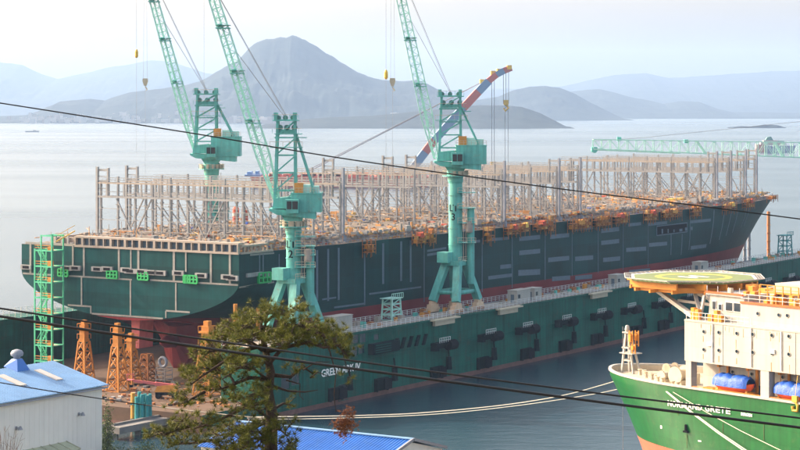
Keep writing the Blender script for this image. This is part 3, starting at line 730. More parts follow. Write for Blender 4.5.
def clutter():
    rnd = random.Random(21); mb = MB()
    for _ in range(7000):
        s = rnd.uniform(2, 300); b = half(s, 31) - 1.2
        t = 29.5 + rnd.uniform(-b, b) if rnd.random() < .6 else 29.5 - b * rnd.uniform(.82, 1.0)
        u = rnd.random(); mb.mi = 0 if u < .46 else 1 if u < .70 else 2 if u < .84 else 3 if u < .91 else 4 if u < .917 else 5 if u < .922 else 6
        w, d_ = rnd.uniform(.3, 1.9), rnd.uniform(.2, .8); h = rnd.uniform(.15, .6)
        if rnd.random() < .4: w, d_ = d_, w
        zb = ZD + (rnd.choice((0, 0, 1.2, 1.6)))
        if rnd.random() < .02: h += 1.0
        mb.box((s, t, zb + h / 2), (w, d_, h))
    mb.build('deck_gear', ['beige', 'steel', 'deckorange', 'deckyellow', 'red', 'blue', 'rusty'], ship, kind='stuff')
    mb = MB()
    for _ in range(900):
        s = rnd.uniform(2, 300); b = half(s, 31) - 1; t = 29.5 + rnd.uniform(-b, b); mb.mi = rnd.choice((0, 0, 1, 2))
        h = rnd.uniform(1.2, 3.8); mb.lohi((s, t, ZD), (s + .12, t + .12, ZD + h))
        if rnd.random() < .6: L_ = rnd.uniform(2, 7); mb.bar((s, t, ZD + h * .8), (s + rnd.choice((0, L_)), t + rnd.choice((0, L_)), ZD + h * .8), .1)
    mb.build('scaffold_poles', ['steel', 'beige', 'deckorange'], ship, kind='stuff')
    mb = MB(); s = 12.0; P = []
    while s < 318: P.append(V((s, 29.5 - half(s, ZD - .01) + .2, ZD))); s += 2.0
    for a, b in zip(P, P[1:]):
        mb.bar(a, a + V((0, 0, 1.1)), .08); mb.bar(a + V((0, 0, 1.1)), b + V((0, 0, 1.1)), .07); mb.bar(a + V((0, 0, .6)), b + V((0, 0, .6)), .06)
    mb.build('deck_rail', 'steelcold', ship)
clutter()
# pieces of gear big enough to single out, and the yellow welding sets in rows
mb = MB(); mb.lohi((-1.4, -.9, .0), (1.4, .9, 1.5)); mb.lohi((-1.5, -1.0, 1.5), (1.5, 1.0, 1.62)); mb.lohi((-1.2, -.96, .3), (-.2, -.9, 1.2))
GEAR = {c: mb.mesh('gear_box', m_) for c, m_ in (('orange', 'deckorange'), ('yellow', 'yellow'), ('red', 'red'), ('blue', 'blue'))}
GN = 0
def gear(px, py, col, sc, label, z=ZD + 1.7):
    p = on(px, py, z); o = link('gear_box', GEAR[col]); o.location = (p.x, p.y, z - .9); o.rotation_euler = (0, 0, TH); o.scale = (sc * .5, sc * .45, sc * .38)
    tag(o, label, 'gear box', 'gear boxes on the ship deck')
for a in [(248, 238.5, 'yellow', 1.5, 'yellow gear box just above the stern gallery beside the tall crane column'), (157, 235, 'yellow', 1.3, 'yellow gear box behind the stern gallery near the middle of the transom'),
          (354, 216, 'yellow', 1.2, 'yellow gear box on the deck beyond the hatch coamings aft of midships'), (371, 228, 'orange', 1.6, 'orange gear box on deck above the first hanging scaffold'),
          (392, 225, 'yellow', 1.2, 'yellow gear box near the ship side aft of the red tarpaulin'), (488, 213, 'yellow', 1.4, 'yellow gear box on deck above the red scaffold forward of the crane'),
          (584, 202, 'orange', 2.0, 'large orange gear box at the aft end of the long orange scaffold'), (597, 199, 'yellow', 1.9, 'large yellow gear box beyond the long orange scaffold'),
          (606, 206, 'yellow', 1.5, 'yellow gear box near the deck edge above the long scaffold'), (589, 208, 'blue', 1.6, 'blue gear box on the deck forward of midships'), (570, 209, 'blue', 1.3, 'small blue gear box beside the tall grey post'),
          (672, 200.5, 'yellow', 2.4, 'long yellow gear box forward on deck near the bow bracing'), (680, 199.5, 'yellow', 2.2, 'tilted looking yellow gear box next to the bow lashing bridge'), (430, 215, 'yellow', 1.3, 'yellow gear box just left of the middle crane column'),
          (420, 210, 'orange', 1.3, 'orange gear box behind the middle of the deck left of the crane'), (343, 224, 'orange', 1.4, 'orange gear box beside the grey tall post near the stern crane')]:
    gear(*a)
p = on(240, 217, ZD + 3)
for k in range(2):
    mb = MB(); mb.lathe([(.75, 0), (.8, .3), (.8, 5.0), (.5, 5.5)], (0, 0, 0), 12); mb.mi = 1
    for z in (1.2, 3.2): mb.lathe([(.83, z), (.83, z + .7)], (0, 0, 0), 12)
    o = mb.build('gas_cylinder', ['red', 'white']); o.location = (p.x + k * 2.2 - 1, p.y, ZD + .03)
    tag(o, ('red and white upright cylinder behind the stern lashing bridge, nearer the crane' if k else 'red and white upright cylinder behind the stern lashing bridge, farther from the crane'), 'cylinder', 'striped cylinders on the ship deck')

# ---- scaffolds hung over the ship side
def scaffold(px, w, zt, zb, top, label):
    w *= .66; zb += .6
    s = s_of(px, -1.0); b = half(s, 30); t = 29.5 - b - .3; s = s_of(px, t)
    o = thing('hanging_scaffold', label, 'scaffold', world(s, t, 0), TH, 'work scaffolds hung along the ship side')
    rnd = random.Random(int(px)); mb = MB(); n = max(2, int(w / 1.6))
    for z in (zb, (zb + zt) / 2, zt): mb.lohi((-w / 2, -1.5, z - .1), (w / 2, -.1, z))
    for i in range(n + 1):
        x = -w / 2 + w * i / n
        for y in (-1.5, -.15): mb.bar((x, y, zb - rnd.uniform(.3, 1.6)), (x, y, zt + 1.1), .13)
        if i < n and rnd.random() < .7: mb.bar((x, -1.5, zb), (x + w / n, -1.5, (zb + zt) / 2), .09)
    for z in (zb + .6, zb + 1.1, zt + .5, zt + 1.0): mb.bar((-w / 2, -1.5, z), (w / 2, -1.5, z), .1)
    mb.build('scaffold_frame', 'rusty', o)
    mb = MB()
    for i in range(n * 3):
        x = rnd.uniform(-w / 2, w / 2 - .8); z = rnd.choice((zb, (zb + zt) / 2, zt)); mb.mi = rnd.choice((0, 0, 1, 2))
        mb.lohi((x, -1.3, z), (x + rnd.uniform(.4, 1.1), -.4, z + rnd.uniform(.3, 1.0)))
    mb.build('stored_gear', ['orange', 'deckyellow', 'rusty'], o, kind='stuff')
    if top:
        mb = MB(); m = top; x0 = rnd.uniform(-.3, .1) * w; w *= .7
        mb.prism([(x0, zt - .4), (x0 + w * .45, zt - .4), (x0 + w * .4, zt + .5), (x0 + w * .3, zt + .9), (x0 + w * .15, zt + .6), (x0 + .1, zt + .7)], 1, -1.62, -.3); mb.build('tarpaulin', m, o)
scaffold(366, 5, 30.6, 28.3, None, 'small rusty scaffold hung on the side just aft of the painted green patch')
scaffold(418, 8.5, 31.4, 29.2, 'red', 'rusty scaffold under a red tarpaulin left of the middle crane column')
scaffold(428, 3.5, 31.8, 29.0, None, 'narrow brown scaffold touching the left edge of the middle crane column')
scaffold(486, 5, 31.0, 28.0, None, 'short brown scaffold first to the right of the middle crane column')
scaffold(509, 9, 31.0, 29.0, 'red', 'rusty scaffold with red cover second to the right of the middle crane')
scaffold(520, 7, 31.2, 29.3, 'yellow', 'yellow topped scaffold between the two red covered ones')
scaffold(538, 9, 31.3, 29.4, 'red', 'low wide scaffold with a flat red cover amidships')
scaffold(548, 4, 32.2, 28.8, None, 'tall narrow orange scaffold beside the wide red one amidships')
scaffold(577, 17, 30.6, 28.6, 'orange', 'very long orange scaffold hung on the side amidships')
scaffold(599, 13, 30.8, 28.7, None, 'dense brown scaffold adjoining the very long orange one')
scaffold(618, 12, 31.2, 28.9, 'red', 'brown scaffold with a small upright red cover aft of the hull opening')
scaffold(648, 10, 31.2, 28.8, 'red', 'scaffold with bright red cover above the left of the dark hull opening')
scaffold(669, 17, 31.0, 29.0, 'orange', 'long orange scaffold right above the dark hull opening')
scaffold(693, 8, 31.6, 28.6, None, 'small orange scaffold just forward of the dark hull opening')
scaffold(727, 12, 31.2, 29.2, 'yellow', 'yellow orange scaffold under the first bow lashing bridge post')
scaffold(746, 10, 31.6, 29.4, 'red', 'reddish scaffold nearest to the bow')
scaffold(770, 9, 31.5, 31.0, None, 'thin orange staging sticking out past the bow')

# ================================================================== CRANES
def jib_crane(name, label, px, t, y_ring, house, yA, jib_root, jib_tip, col_w, aframe, portal_h, number, ropes_x, rails=True, z_base=WZ + .25, group='mint green jib cranes'):
    """All picture measures are taken at the crane's own distance and turned into metres."""
    s = s_of(px, t); P = world(s, t, 0); d = P.y; k = d / F
    X = lambda x: (x - px) * k
    Z = lambda y: H - (y - YH) * k - z_base
    o = thing(name, label, 'crane', (P.x, P.y, z_base), 0, group)
    cr = col_w * k / 2; zr = Z(y_ring); ph = portal_h
    rot = Matrix.Rotation(TH, 3, 'Z')
    L = lambda a, b, c: rot @ V((a, b, c))              # portal is square to the dock
    if rails:
        for i, (sx, sy) in enumerate(((-1, -1), (1, -1), (1, 1), (-1, 1))):
            mb = MB(); a = L(sx * 4.9, sy * 3.1, 2.4); b = L(sx * 1.7, sy * 1.6, ph - .6)
            mb.bar(a, b, 1.3, 1.7, up=L(0, 1, 0)); lg = mb.build('leg', 'mint', o)
            mb = MB(); c = L(sx * 4.9, sy * 3.1, 0)
            mb.box(c + V((0, 0, .45)), (4.2, 1.3, .9), TH); mb.box(c + V((0, 0, 1.3)), (3.2, 1.2, .8), TH); mb.box(c + V((0, 0, 2.05)), (1.6, 1.1, .7), TH)
            mb.build('wheel_bogie', 'bogie', lg)
            mb = MB()
            for w in (-1.5, -.5, .5, 1.5): q = c + L(w, -.72 * (1 if sy < 0 else -1), .38); mb.tube([q + L(0, -.08, 0), q + L(0, .08, 0)], .34, 10)
            mb.build('wheel', 'rusty', lg)
        mb = MB()
        for sy in (-1, 1): mb.bar(L(-4.0, sy * 2.75, 4.4), L(4.0, sy * 2.75, 4.4), .8, .9)
        for sx in (-1, 1): mb.bar(L(sx * 4.0, -2.75, 4.4), L(sx * 4.0, 2.75, 4.4), .7, .8)
        mb.build('portal_tie', 'mint', o)
        mb = MB(); mb.box((0, 0, ph - .3), (5.2, 4.6, 1.0), TH); mb.box(V((0, 0, ph + 1.1)) + L(-2.6, 1.2, 0), (2.6, 2.8, 2.4), TH); mb.build('portal_head', 'mint', o)
        mb = MB()
        for a, b in ((-2.8, 2.8),):
            for q in range(8): mb.bar(L(-2.8 + q * .8, -2.5, ph + .2), L(-2.8 + q * .8, -2.5, ph + 1.2), .07)
            mb.bar(L(-2.8, -2.5, ph + 1.2), L(2.8, -2.5, ph + 1.2), .08); mb.bar(L(-2.8, -2.5, ph + .7), L(2.8, -2.5, ph + .7), .07)
        mb.build('portal_rail', 'cream', o)
    mb = MB(); mb.lathe([(cr, ph - .5 if rails else -8), (cr, zr - 1.8), (cr * 1.12, zr - 1.2), (cr * 1.12, zr)], (0, 0, 0), 28)
    for q in range(1, 5): z = ph + (zr - ph) * q / 5.2; mb.lathe([(cr + .12, z), (cr + .12, z + .18)], (0, 0, 0), 28)
    mb.build('column', 'mint', o, smooth=False)
    for p in o.children[-1].data.polygons: p.use_smooth = abs(p.normal.z) < .5
    # service tower on the far side of the column: landings, ladder, hoist housing
    mb = MB(); mb.tube([(cr + 1.9, -.3, ph * .55 if rails else -8), (cr + 1.9, -.3, ph + (zr - ph) * .62)], .85, 12); mb.build('stair_trunk', 'mint', o)
    mb = MB()
    for q in (.22, .45, .62, .80):
        z = ph + (zr - ph) * q; mb.mi = 0; mb.lohi((cr * .3, -1.9, z), (cr + 3.0, .9, z + .15)); mb.mi = 1
        for x in (cr * .3, cr + 1.0, cr + 2.0, cr + 3.0): mb.lohi((x - .05, -1.92, z), (x + .05, -1.82, z + 1.2))
        mb.bar((cr * .3, -1.87, z + 1.2), (cr + 3, -1.87, z + 1.2), .09); mb.bar((cr * .3, -1.87, z + .65), (cr + 3, -1.87, z + .65), .08)
    mb.mi = 1
    for x in (cr + .25, cr + .75): mb.bar((x, -1.2, ph), (x, -1.2, zr - 1), .1)
    mb.build('landing', ['mint', 'cream'], o)
    mb = MB(); z = ph + (zr - ph) * .34; mb.lathe([(.7, 0), (.85, .3), (.85, 2.2), (.5, 2.6)], (cr + 1.5, -1.2, z), 10); mb.build('rope_drum_housing', 'beige', o)
    if number:
        for i, tx in enumerate(number):
            me = text_mesh(tx, 2.2, 'black', .01, .03)
            for v in me.vertices: a = v.co.x / (cr + .05) - math.pi / 2 - .35; v.co = V(((cr + .06 + v.co.z) * math.cos(a), (cr + .06 + v.co.z) * math.sin(a), v.co.y))
            q = link('number', me, o); q.location = (0, 0, ph + (zr - ph) * .58 - i * 2.0 + .8)
    # slewing ring platform
    mb = MB(); mb.lathe([(cr * 1.9, 0), (cr * 1.9, .2)], (0, 0, zr - .2), 24)
    mb.lathe([(cr * 1.25, .2), (cr * 1.25, 1.6)], (0, 0, zr - .2), 24)
    n = 20; mb.mi = 1
    for q in range(n):
        a = 2 * math.pi * q / n; b = 2 * math.pi * (q + 1) / n; A = V((math.cos(a), math.sin(a), 0)) * cr * 1.85; B = V((math.cos(b), math.sin(b), 0)) * cr * 1.85
        mb.bar(A + V((0, 0, zr)), A + V((0, 0, zr + 1.1)), .07)
        for h in (.6, 1.1): mb.bar(A + V((0, 0, zr + h)), B + V((0, 0, zr + h)), .07)
    rnd = random.Random(int(px) + 1)
    for q in range(9): a = rnd.uniform(3.3, 6.2); mb.box((math.cos(a) * cr * 1.55, math.sin(a) * cr * 1.55, zr + .5), (.6, .5, 1.0), a)
    mb.build('slewing_platform', ['mint', 'cream'], o)
    # machinery house: front deck, main house, roof gear
    xa, xb, yt, yb = house; hx0, hx1, hz1, hz0 = X(xa), X(xb), Z(yt), Z(yb); hd = 3.0
    mb = MB(); mb.prism([(hx0, hz0 + .8), (hx0 + 1.5, hz0), (hx1 - 1.2, hz0 - .9), (hx1 - 1.2, hz0 + .5), (hx0, hz0 + 1.2)], 1, -hd + .2, hd - .2)
    mb.prism([(hx0 + .6, hz0 + 1.2), (hx0 + 4.5, hz0 + 1.2), (hx0 + 4.5, hz0 + 3.6), (hx0 + .9, hz0 + 3.2)], 1, -hd + .6, hd - .6)
    mb.prism([(-1.5, hz0 - 1.6), (1.5, hz0 - 1.6), (2.4, hz0 - .2), (-2.4, hz0 - .2)], 1, -1.7, 1.7)
    mb.build('slewing_deck', 'mint', o)
    mx = hx0 + (hx1 - hx0) * .42
    mb = MB(); mb.lohi((mx, -hd, hz0 + .5), (hx1, hd, hz1 - 1.3)); mb.lohi((mx - .1, -hd - .1, hz1 - 1.3), (hx1 + .1, hd + .1, hz1 - 1.1))
    for q in range(5): x = mx + (hx1 - mx) * (q + .5) / 5; mb.lohi((x - .06, -hd - .06, hz0 + .6), (x + .06, -hd, hz1 - 1.35))
    hs_ = mb.build('machinery_house', 'mint', o)
    mb = MB(); rnd = random.Random(int(px)); mb.mi = 0
    mb.lohi((hx1 - 4.6, -1.8, hz1 - 1.1), (hx1 - 2.4, 1.5, hz1 + .5)); mb.lohi((hx1 - 2.2, -1.2, hz1 - 1.1), (hx1 - .6, 1.8, hz1 + .2)); mb.mi = 1
    mb.lohi((mx + .6, -2.2, hz1 - 1.1), (mx + 2.4, -.4, hz1 + .9)); mb.mi = 2
    for q in range(9): x = mx + (hx1 - mx) * q / 8; mb.bar((x, -hd, hz1 - 1.1), (x, -hd, hz1 - .1), .07)
    mb.bar((mx, -hd, hz1 - .1), (hx1, -hd, hz1 - .1), .08); mb.bar((mx, -hd, hz1 - .6), (hx1, -hd, hz1 - .6), .07)
    mb.build('roof_gear', ['mintpale', 'orange', 'cream'], hs_, kind='stuff')
    mb = MB(); cx = X(xa) + (hx1 - hx0) * .34; cz = hz0 + .4
    mb.prism([(cx, cz), (cx + 2.4, cz), (cx + 2.5, cz + 2.7), (cx - .2, cz + 2.7)], 1, -hd - 2.0, -hd - .02); cb = mb.build('operator_cab', 'mint', o)
    mb = MB(); mb.lohi((cx + .12, -hd - 2.06, cz + .8), (cx + 1.05, -hd - 2.0, cz + 2.4)); mb.lohi((cx + 1.2, -hd - 2.06, cz + .8), (cx + 2.3, -hd - 2.0, cz + 2.4)); mb.build('cab_window', 'glass', cb)
    # mast (A-frame) over the front of the deck
    ax0, ax1 = X(aframe[0]), X(aframe[1]); az = Z(yA); bz = hz0 + 1.2; w = 2.0
    mb = MB()
    for y in (-w, w):
        for x, xt in ((ax0, ax0 + .6), (ax1, ax1 - .2)): mb.bar((x, y, bz), (xt, y * .75, az), .55, .5)
        nn = 5
        for q in range(nn):
            za, zb_ = bz + (az - bz) * q / nn, bz + (az - bz) * (q + 1) / nn
            mb.bar((ax0 + .1, y * (1 - .05 * q), za), (ax1, y * (1 - .05 * q), zb_) if q % 2 else (ax1, y, zb_), .22); mb.bar((ax0, y * (1 - .05 * q), zb_), (ax1, y * (1 - .05 * q), zb_), .25)
    for q in range(5):
        z = bz + (az - bz) * (q + 1) / 5; mb.bar((ax0 + .3, -w * .85, z), (ax0 + .3, w * .85, z), .3); mb.bar((ax1, -w * .85, z), (ax1, w * .85, z), .3)
    mb.build('mast', 'mint', o)
    mb = MB(); mb.lohi((ax0 - .4, -2.2, az - .2), (ax1 + .6, 2.2, az)); mb.lohi((ax0, -2.0, az - 2.9), (ax1 + 1.2, 2.0, az - 2.75)); mb.mi = 1
    for x in (ax0 + .7, (ax0 + ax1) / 2, ax1 - .6):
        for y in (-1.1, .9): mb.tube([(x, y - .25, az + .45), (x, y + .25, az + .45)], .5, 14); mb.tube([(x + .3, y - .3, az - 1.5), (x + .3, y + .3, az - 1.5)], .55, 14)
    mb.mi = 0
    for q in range(7): x = ax0 - .4 + (ax1 - ax0 + 1) * q / 6; mb.bar((x, -2.15, az), (x, -2.15, az + 1.1), .07); mb.bar((x, -1.95, az - 2.75), (x, -1.95, az - 1.7), .07)
    for x in (ax0 + .2, ax1 - .2):
        for y in (-1.7, 1.5): mb.lohi((x - .35, y - .3, az), (x + .35, y + .3, az + 1.5))
    mb.lohi((ax1 + .3, -2.6, az - 3.6), (ax1 + 2.2, .6, az - 3.45)); mb.lohi((ax0 - .9, -2.4, az - 5.6), (ax1 + 1.4, .4, az - 5.45)); mb.lohi((ax0 + .4, -1.4, az - 2.7), (ax1 - .4, 1.2, az - 1.9))
    mb.mi = 2
    for q in range(6): x = ax0 - .9 + (ax1 - ax0 + 2.3) * q / 5; mb.bar((x, -2.35, az - 5.45), (x, -2.35, az - 4.35), .07)
    mb.bar((ax0 - .9, -2.35, az - 4.35), (ax1 + 1.4, -2.35, az - 4.35), .08)
    mb.bar((ax0 - .4, -2.15, az + 1.1), (ax1 + .6, -2.15, az + 1.1), .08); mb.bar((ax0, -1.95, az - 1.7), (ax1 + 1.2, -1.95, az - 1.7), .08)
    mb.build('mast_head', ['mint', 'mintdark', 'cream'], o)
    mb = MB(); e = hx0 + (hx1 - hx0) * .86
    for y in (-1.7, 1.7): mb.bar((ax1 - .2, y * .75, az - 2.2), (e, y, hz1 - 1.1), .42, .4)
    mb.build('back_stay', 'mint', o)
    # jib
    jr = V((X(jib_root[0]), 0, Z(jib_root[1]))); jt = V((X(jib_tip[0]), 0, Z(jib_tip[1])))
    mid = jr.lerp(jt, .2); low = jr.lerp(jt, .93)
    mb = MB(); mb.truss(jr, mid, (1.0, 2.8), (2.7, 2.6), 4, .26, .13); mb.truss(mid, low, (2.7, 2.6), (1.9, 1.6), 18, .24, .12); mb.truss(low, jt, (1.9, 1.6), (1.5, 1.5), 2, .3, .15)
    d_ = (jt - jr).normalized(); n_ = V((-d_.z, 0, d_.x))
    mb.bar(jr + n_ * .4, jt, .32); mb.bar(jr.lerp(jt, .15), jr.lerp(jt, .97), .2)
    jb = mb.build('jib', 'mintpale', o)
    mb = MB()
    for q in (.34, .56, .76): c = jr.lerp(jt, q); mb.box(c, (2.9, 2.9, .18)); mb.box(c + V((0, 0, .6)), (3.0, 3.0, .08)); mb.box(c + V((-.6, 0, .4)), (.9, 1.6, .9))
    for c, r in ((jt, .95), (jt - d_ * 2.2, .8)): mb.tube([c + V((0, -.6, 0)), c + V((0, .6, 0))], r, 14)
    mb.build('jib_sheave', 'mint', jb, kind='stuff')
    # ropes: luffing ropes from the mast head, pendant, hoist falls with their hooks
    mb = MB(); top = V(((ax0 + ax1) / 2, 0, az + .6))
    for y in (-.8, .8): mb.tube([top + V((.3, y, 0)), jr.lerp(jt, .95) + V((.5, y * .7, .3))], .04, 5); mb.tube([top + V((ax1 * .3, y, -.4)), jr.lerp(jt, .66) + V((1.1, y * .6, 0))], .035, 5)
    mb.tube([top, jt], .035, 5); mb.build('luffing_rope', 'wire', o)
    for i, (rx, hy, big) in enumerate(ropes_x):
        c = V((X(rx), 0, 0)); mb = MB(); zt_ = jt.z - (.4 if i else 1.0); zh = Z(hy)
        for dx in ((-.45, .45) if big else (0,)): mb.tube([(c.x + dx, 0, zh + 1.0), (c.x + dx * .7, 0, zt_)], .035, 5)
        mb.tube([(c.x, 0, zh), (c.x, 0, zh - 26)], .03, 5)
        mb.bar((c.x, 0, zt_), (jt.x, 0, jt.z), .3); hr = mb.build('hoist_rope', 'wire', o)
        mb = MB()
        if big: mb.prism([(c.x - .6, zh + .9), (c.x + .6, zh + .9), (c.x + .68, zh + .2), (c.x + .3, zh - 1.0), (c.x - .3, zh - 1.0), (c.x - .68, zh + .2)], 1, -.4, .4); mb.tube([(c.x, 0, zh - 1.2), (c.x + .5, 0, zh - 1.9), (c.x, 0, zh - 2.3), (c.x - .5, 0, zh - 1.9)], .18, 6)
        else: mb.lathe([(.2, 1.2), (.45, .6), (.45, -.6), (.2, -1.0)], (c.x, 0, zh), 10)
        mb.build('hook_block', 'cream' if i % 2 else 'hookyellow', hr)
    return o
jib_crane('jib_crane', 'mint green jib crane at the stern, with the shortest column', 293.5, -9.3, 226, (270, 322, 187, 214), 120, (277, 200), (206, -26), 14.6, (275, 296), 14 - 2.2, ('LT', '2'), [(205.5, 30, 0), (213, 34, 1)] and [(204, -30, 0)])
jib_crane('jib_crane', 'mint green jib crane on the near dock wall amidships, on four splayed legs', 455.5, -9.3, 175.5, (434, 486, 140, 166), 96, (436, 158), (390, -52), 13.8, (439, 461), 11.2, ('LT', '3'), [(386, 75, 0), (392.5, 82, 1)])
jib_crane('jib_crane', 'mint green jib crane on the far dock wall, seen behind the ship', 211.5, 69.2, 168.5, (191, 241, 132, 158), 94, (196, 150), (141, -45), 13.6, (195.5, 217), 11.0, None, [(136.5, 54, 0), (145.3, 82, 1)])

# fourth crane: only its lowered jib reaches into view
def lowered_crane():
    s, t = 338.0, -9.3; P = world(s, t, 0); d = P.y; k = d / F; zb = WZ + .25
    o = thing('jib_crane', 'pale mint lattice jib lowered level, reaching in from the right above the bow', 'crane', (P.x, P.y, zb), 0, 'mint green jib cranes')
    X = lambda x: (x - CX) * k - P.x; Z = lambda y: H - (y - YH) * k - zb
    mb = MB(); mb.lathe([(2.4, 0), (1.7, 6), (1.7, 30)], (0, 0, 0), 20); mb.build('column', 'mint', o)
    xr = X(835)
    mb = MB(); mb.lohi((xr - 3, -3, Z(163)), (12, 3, Z(143))); mb.build('machinery_house', 'mint', o)
    mb = MB(); n = 28; y0 = -1.8; y1 = 1.8
    xs = [X(593) + (xr - X(593)) * i / n for i in range(n + 1)]; zl = lambda x: Z(149) + (Z(157.5) - Z(149)) * (x - X(593)) / (X(800) - X(593)); zu = lambda x: Z(139.5) + (Z(142.5) - Z(139.5)) * (x - X(593)) / (X(800) - X(593))
    for y in (y0, y1):
        mb.bar((xs[0], y, zl(xs[0])), (xs[-1], y, zl(xs[-1])), .42); mb.bar((xs[0], y, zu(xs[0])), (xs[-1], y, zu(xs[-1])), .26)
        for i in range(n + 1):
            mb.bar((xs[i], y, zl(xs[i])), (xs[i], y, zu(xs[i])), .22)
            if i < n: mb.bar((xs[i], y, zl(xs[i]) if i % 2 else zu(xs[i])), (xs[i + 1], y, zu(xs[i + 1]) if i % 2 else zl(xs[i + 1])), .13)
            if i in (12, 21): mb.bar((xs[i], y, zu(xs[i])), (xs[i + 1], y, zl(xs[i + 1])), .4)
    for i in range(n + 1): mb.bar((xs[i], y0, zl(xs[i])), (xs[i], y1, zl(xs[i])), .2); mb.bar((xs[i], y0, zu(xs[i])), (xs[i], y1, zu(xs[i])), .15)
    mb.bar((X(593), 0, zl(xs[0]) - .2), (X(680), 0, zl(X(680)) - .2), .5)
    jb = mb.build('jib', 'mintpale', o)
    mb = MB(); mb.lohi((X(593) - .6, -1.6, Z(151)), (X(597), 1.6, Z(147))); mb.lohi((X(617), -1, Z(141)), (X(621), 1, Z(137))); mb.lohi((X(684), -1, Z(143)), (X(688), 1, Z(139.5)))
    mb.tube([(X(594), -1.9, Z(150)), (X(594), 1.9, Z(150))], 1.0, 12); mb.build('jib_sheave', 'mint', jb, kind='stuff')
    mb = MB(); mb.tube([(X(593), 0, Z(141)), (X(640), 0, Z(138)), (xr, 0, Z(118))], .07, 5); mb.build('luffing_rope', 'wire', o)
    mb = MB(); mb.bar((-2, -2, 30), (0, 0, Z(112)), .5); mb.bar((4, 2, 30), (0, 0, Z(112)), .5); mb.build('mast', 'mint', o)
    mb = MB()
    for x in (-2.6, 2.6):
        for y in (-2.6, 2.6): mb.box((x, y, .5), (2.6, 1.2, 1.0), TH)
    mb.build('wheel_bogie', 'beige', o)
lowered_crane()

# ================================================================== FLOATING CRANE behind the ship
def floating_crane():
    d = 1583.0; k = d / F; bx = (340 - CX) * k
    o = thing('floating_crane', 'big floating crane barge with a thick blue and red boom, moored beyond the dock', 'floating crane', (bx, d, 0))
    X = lambda x: (x - CX) * k - bx; Z = lambda y: H - (y - YH) * k
    mb = MB(); mb.prism([(X(252), 7.5), (X(258), -2), (X(425), -2), (X(432), 7.5)], 1, -22, 22); mb.build('barge_hull', 'barge', o)
    mb = MB(); mb.lohi((X(262), -20, 7.5), (X(418), 20, 8.1)); rnd = random.Random(4)
    for _ in range(70): x = rnd.uniform(X(268), X(410)); mb.lohi((x, -18, 8.1), (x + rnd.uniform(1, 5), rnd.uniform(-16, 10), 8.1 + rnd.uniform(.6, 2.6)))
    mb.build('deck_machinery', 'barge', o, kind='stuff')
    mb = MB(); mb.lohi((X(246), -14, 7.5), (X(262), 14, Z(174))); mb.lohi((X(248), -10, Z(174)), (X(252), 10, Z(171.5))); mb.lohi((X(256), -8, Z(174)), (X(259), 8, Z(171))); mb.build('winch_house', 'bluesteel', o)
    # boom: two box legs, banded red and blue, with a knuckled tip
    pts = [(410, 172), (425, 152), (434, 140.5), (463, 108), (478, 92), (488, 81.5), (496, 75), (503.5, 71), (511, 68)]
    cols = ['craneblue', 'cranered', 'craneblue', 'cranered', 'craneblue', 'cranered', 'craneblue', 'cranered']
    cols = ['craneblue', 'cranered', 'craneblue', 'cranered', 'craneblue', 'cranered', 'craneblue', 'cranered']
    for i, c in enumerate(cols):
        a, b = pts[i], pts[i + 1]
        mb = MB(); f0 = 1 - i / 10.0; w = 12.0 if i < 5 else 9.5
        for y in (-9 * f0, 9 * f0): mb.bar((X(a[0]), y, Z(a[1])), (X(b[0]), y * .95, Z(b[1])), w * .5, w, up=(0, 1, 0))
        mb.bar((X(a[0]), -9 * f0, Z(a[1])), (X(a[0]), 9 * f0, Z(a[1])), 2.0)
        mb.build('boom_section', c, o)
    mb = MB()
    for x, y in ((482, 81.5), (499, 71), (493, 73), (509, 67.5)): mb.box((X(x), 0, Z(y)), (3.6, 16, 3.2))
    mb.build('boom_bracket', 'hookyellow', o, kind='stuff')
    mb = MB()
    for y in (-10, 10):
        for q in range(2): mb.tube([(X(297 + 4 * q), y, 8), (X(478 + 8 * q), y * .5, Z(84 - 4 * q))], .28, 5)
    mb.build('boom_stay', 'wire', o)
    for rx, top, hy, n in ((493, 80, 166, 2), (506, 70, 104, 3)):
        mb = MB()
        for q in range(n): x = X(rx) + (q - (n - 1) / 2) * 2.0; mb.tube([(x, 0, Z(top)), (x, 0, Z(hy))], .22, 5)
        if n == 3:
            for q in (-.8, 1.6): mb.tube([(X(rx) + q, 0, Z(hy)), (X(rx) + q, 0, 9)], .2, 5)
        h_ = mb.build('hoist_rope', 'wire', o)
        mb = MB(); mb.lohi((X(rx) - 1.8, -2, Z(hy + 1)), (X(rx) + 1.8, 2, Z(hy - 4))); mb.tube([(X(rx) - .5, 0, Z(hy)), (X(rx) + 1.8, 0, Z(hy + 4)), (X(rx) - .6, 0, Z(hy + 7)), (X(rx) - 1.6, 0, Z(hy + 4))], .9, 8); mb.build('hook_block', 'hookyellow', h_)
floating_crane()

# distant vessels
def distant_ship():
    d = 2780.0; k = d / F; o = thing('distant_ship', 'small hazy ship with green top at anchor, seen through the lowered jib', 'ship', ((775 - CX) * k, d, 0)); X = lambda x: (x - 775) * k
    mb = MB(); mb.prism([(X(757), -1), (X(793), -1), (X(795), 9), (X(770), 8), (X(757), 10)], 1, -6, 6); mb.build('hull', 'paleblue', o)
    mb = MB(); mb.prism([(X(756), -.9), (X(764), -.9), (X(764), 10.2), (X(756), 10.4)], 1, -6.2, 6.2); mb.build('stern', 'palered', o)
    mb = MB(); mb.lohi((X(760), -5, 9), (X(784), 5, 13)); mb.lohi((X(763), -4.5, 13), (X(777), 4.5, 16)); mb.build('deckhouse', 'white', o)
    mb = MB(); mb.prism([(X(765), 16), (X(773), 16), (X(770.5), 21), (X(767), 20)], 1, -3, 3); mb.lohi((X(776), -3, 13), (X(784), 3, 15)); mb.build('funnel', 'mintdark', o)
    mb = MB()
    for x in (786, 791): mb.bar((X(x), 0, 8), (X(x), 0, 15), .6)
    mb.build('mast', 'wire', o)
distant_ship()
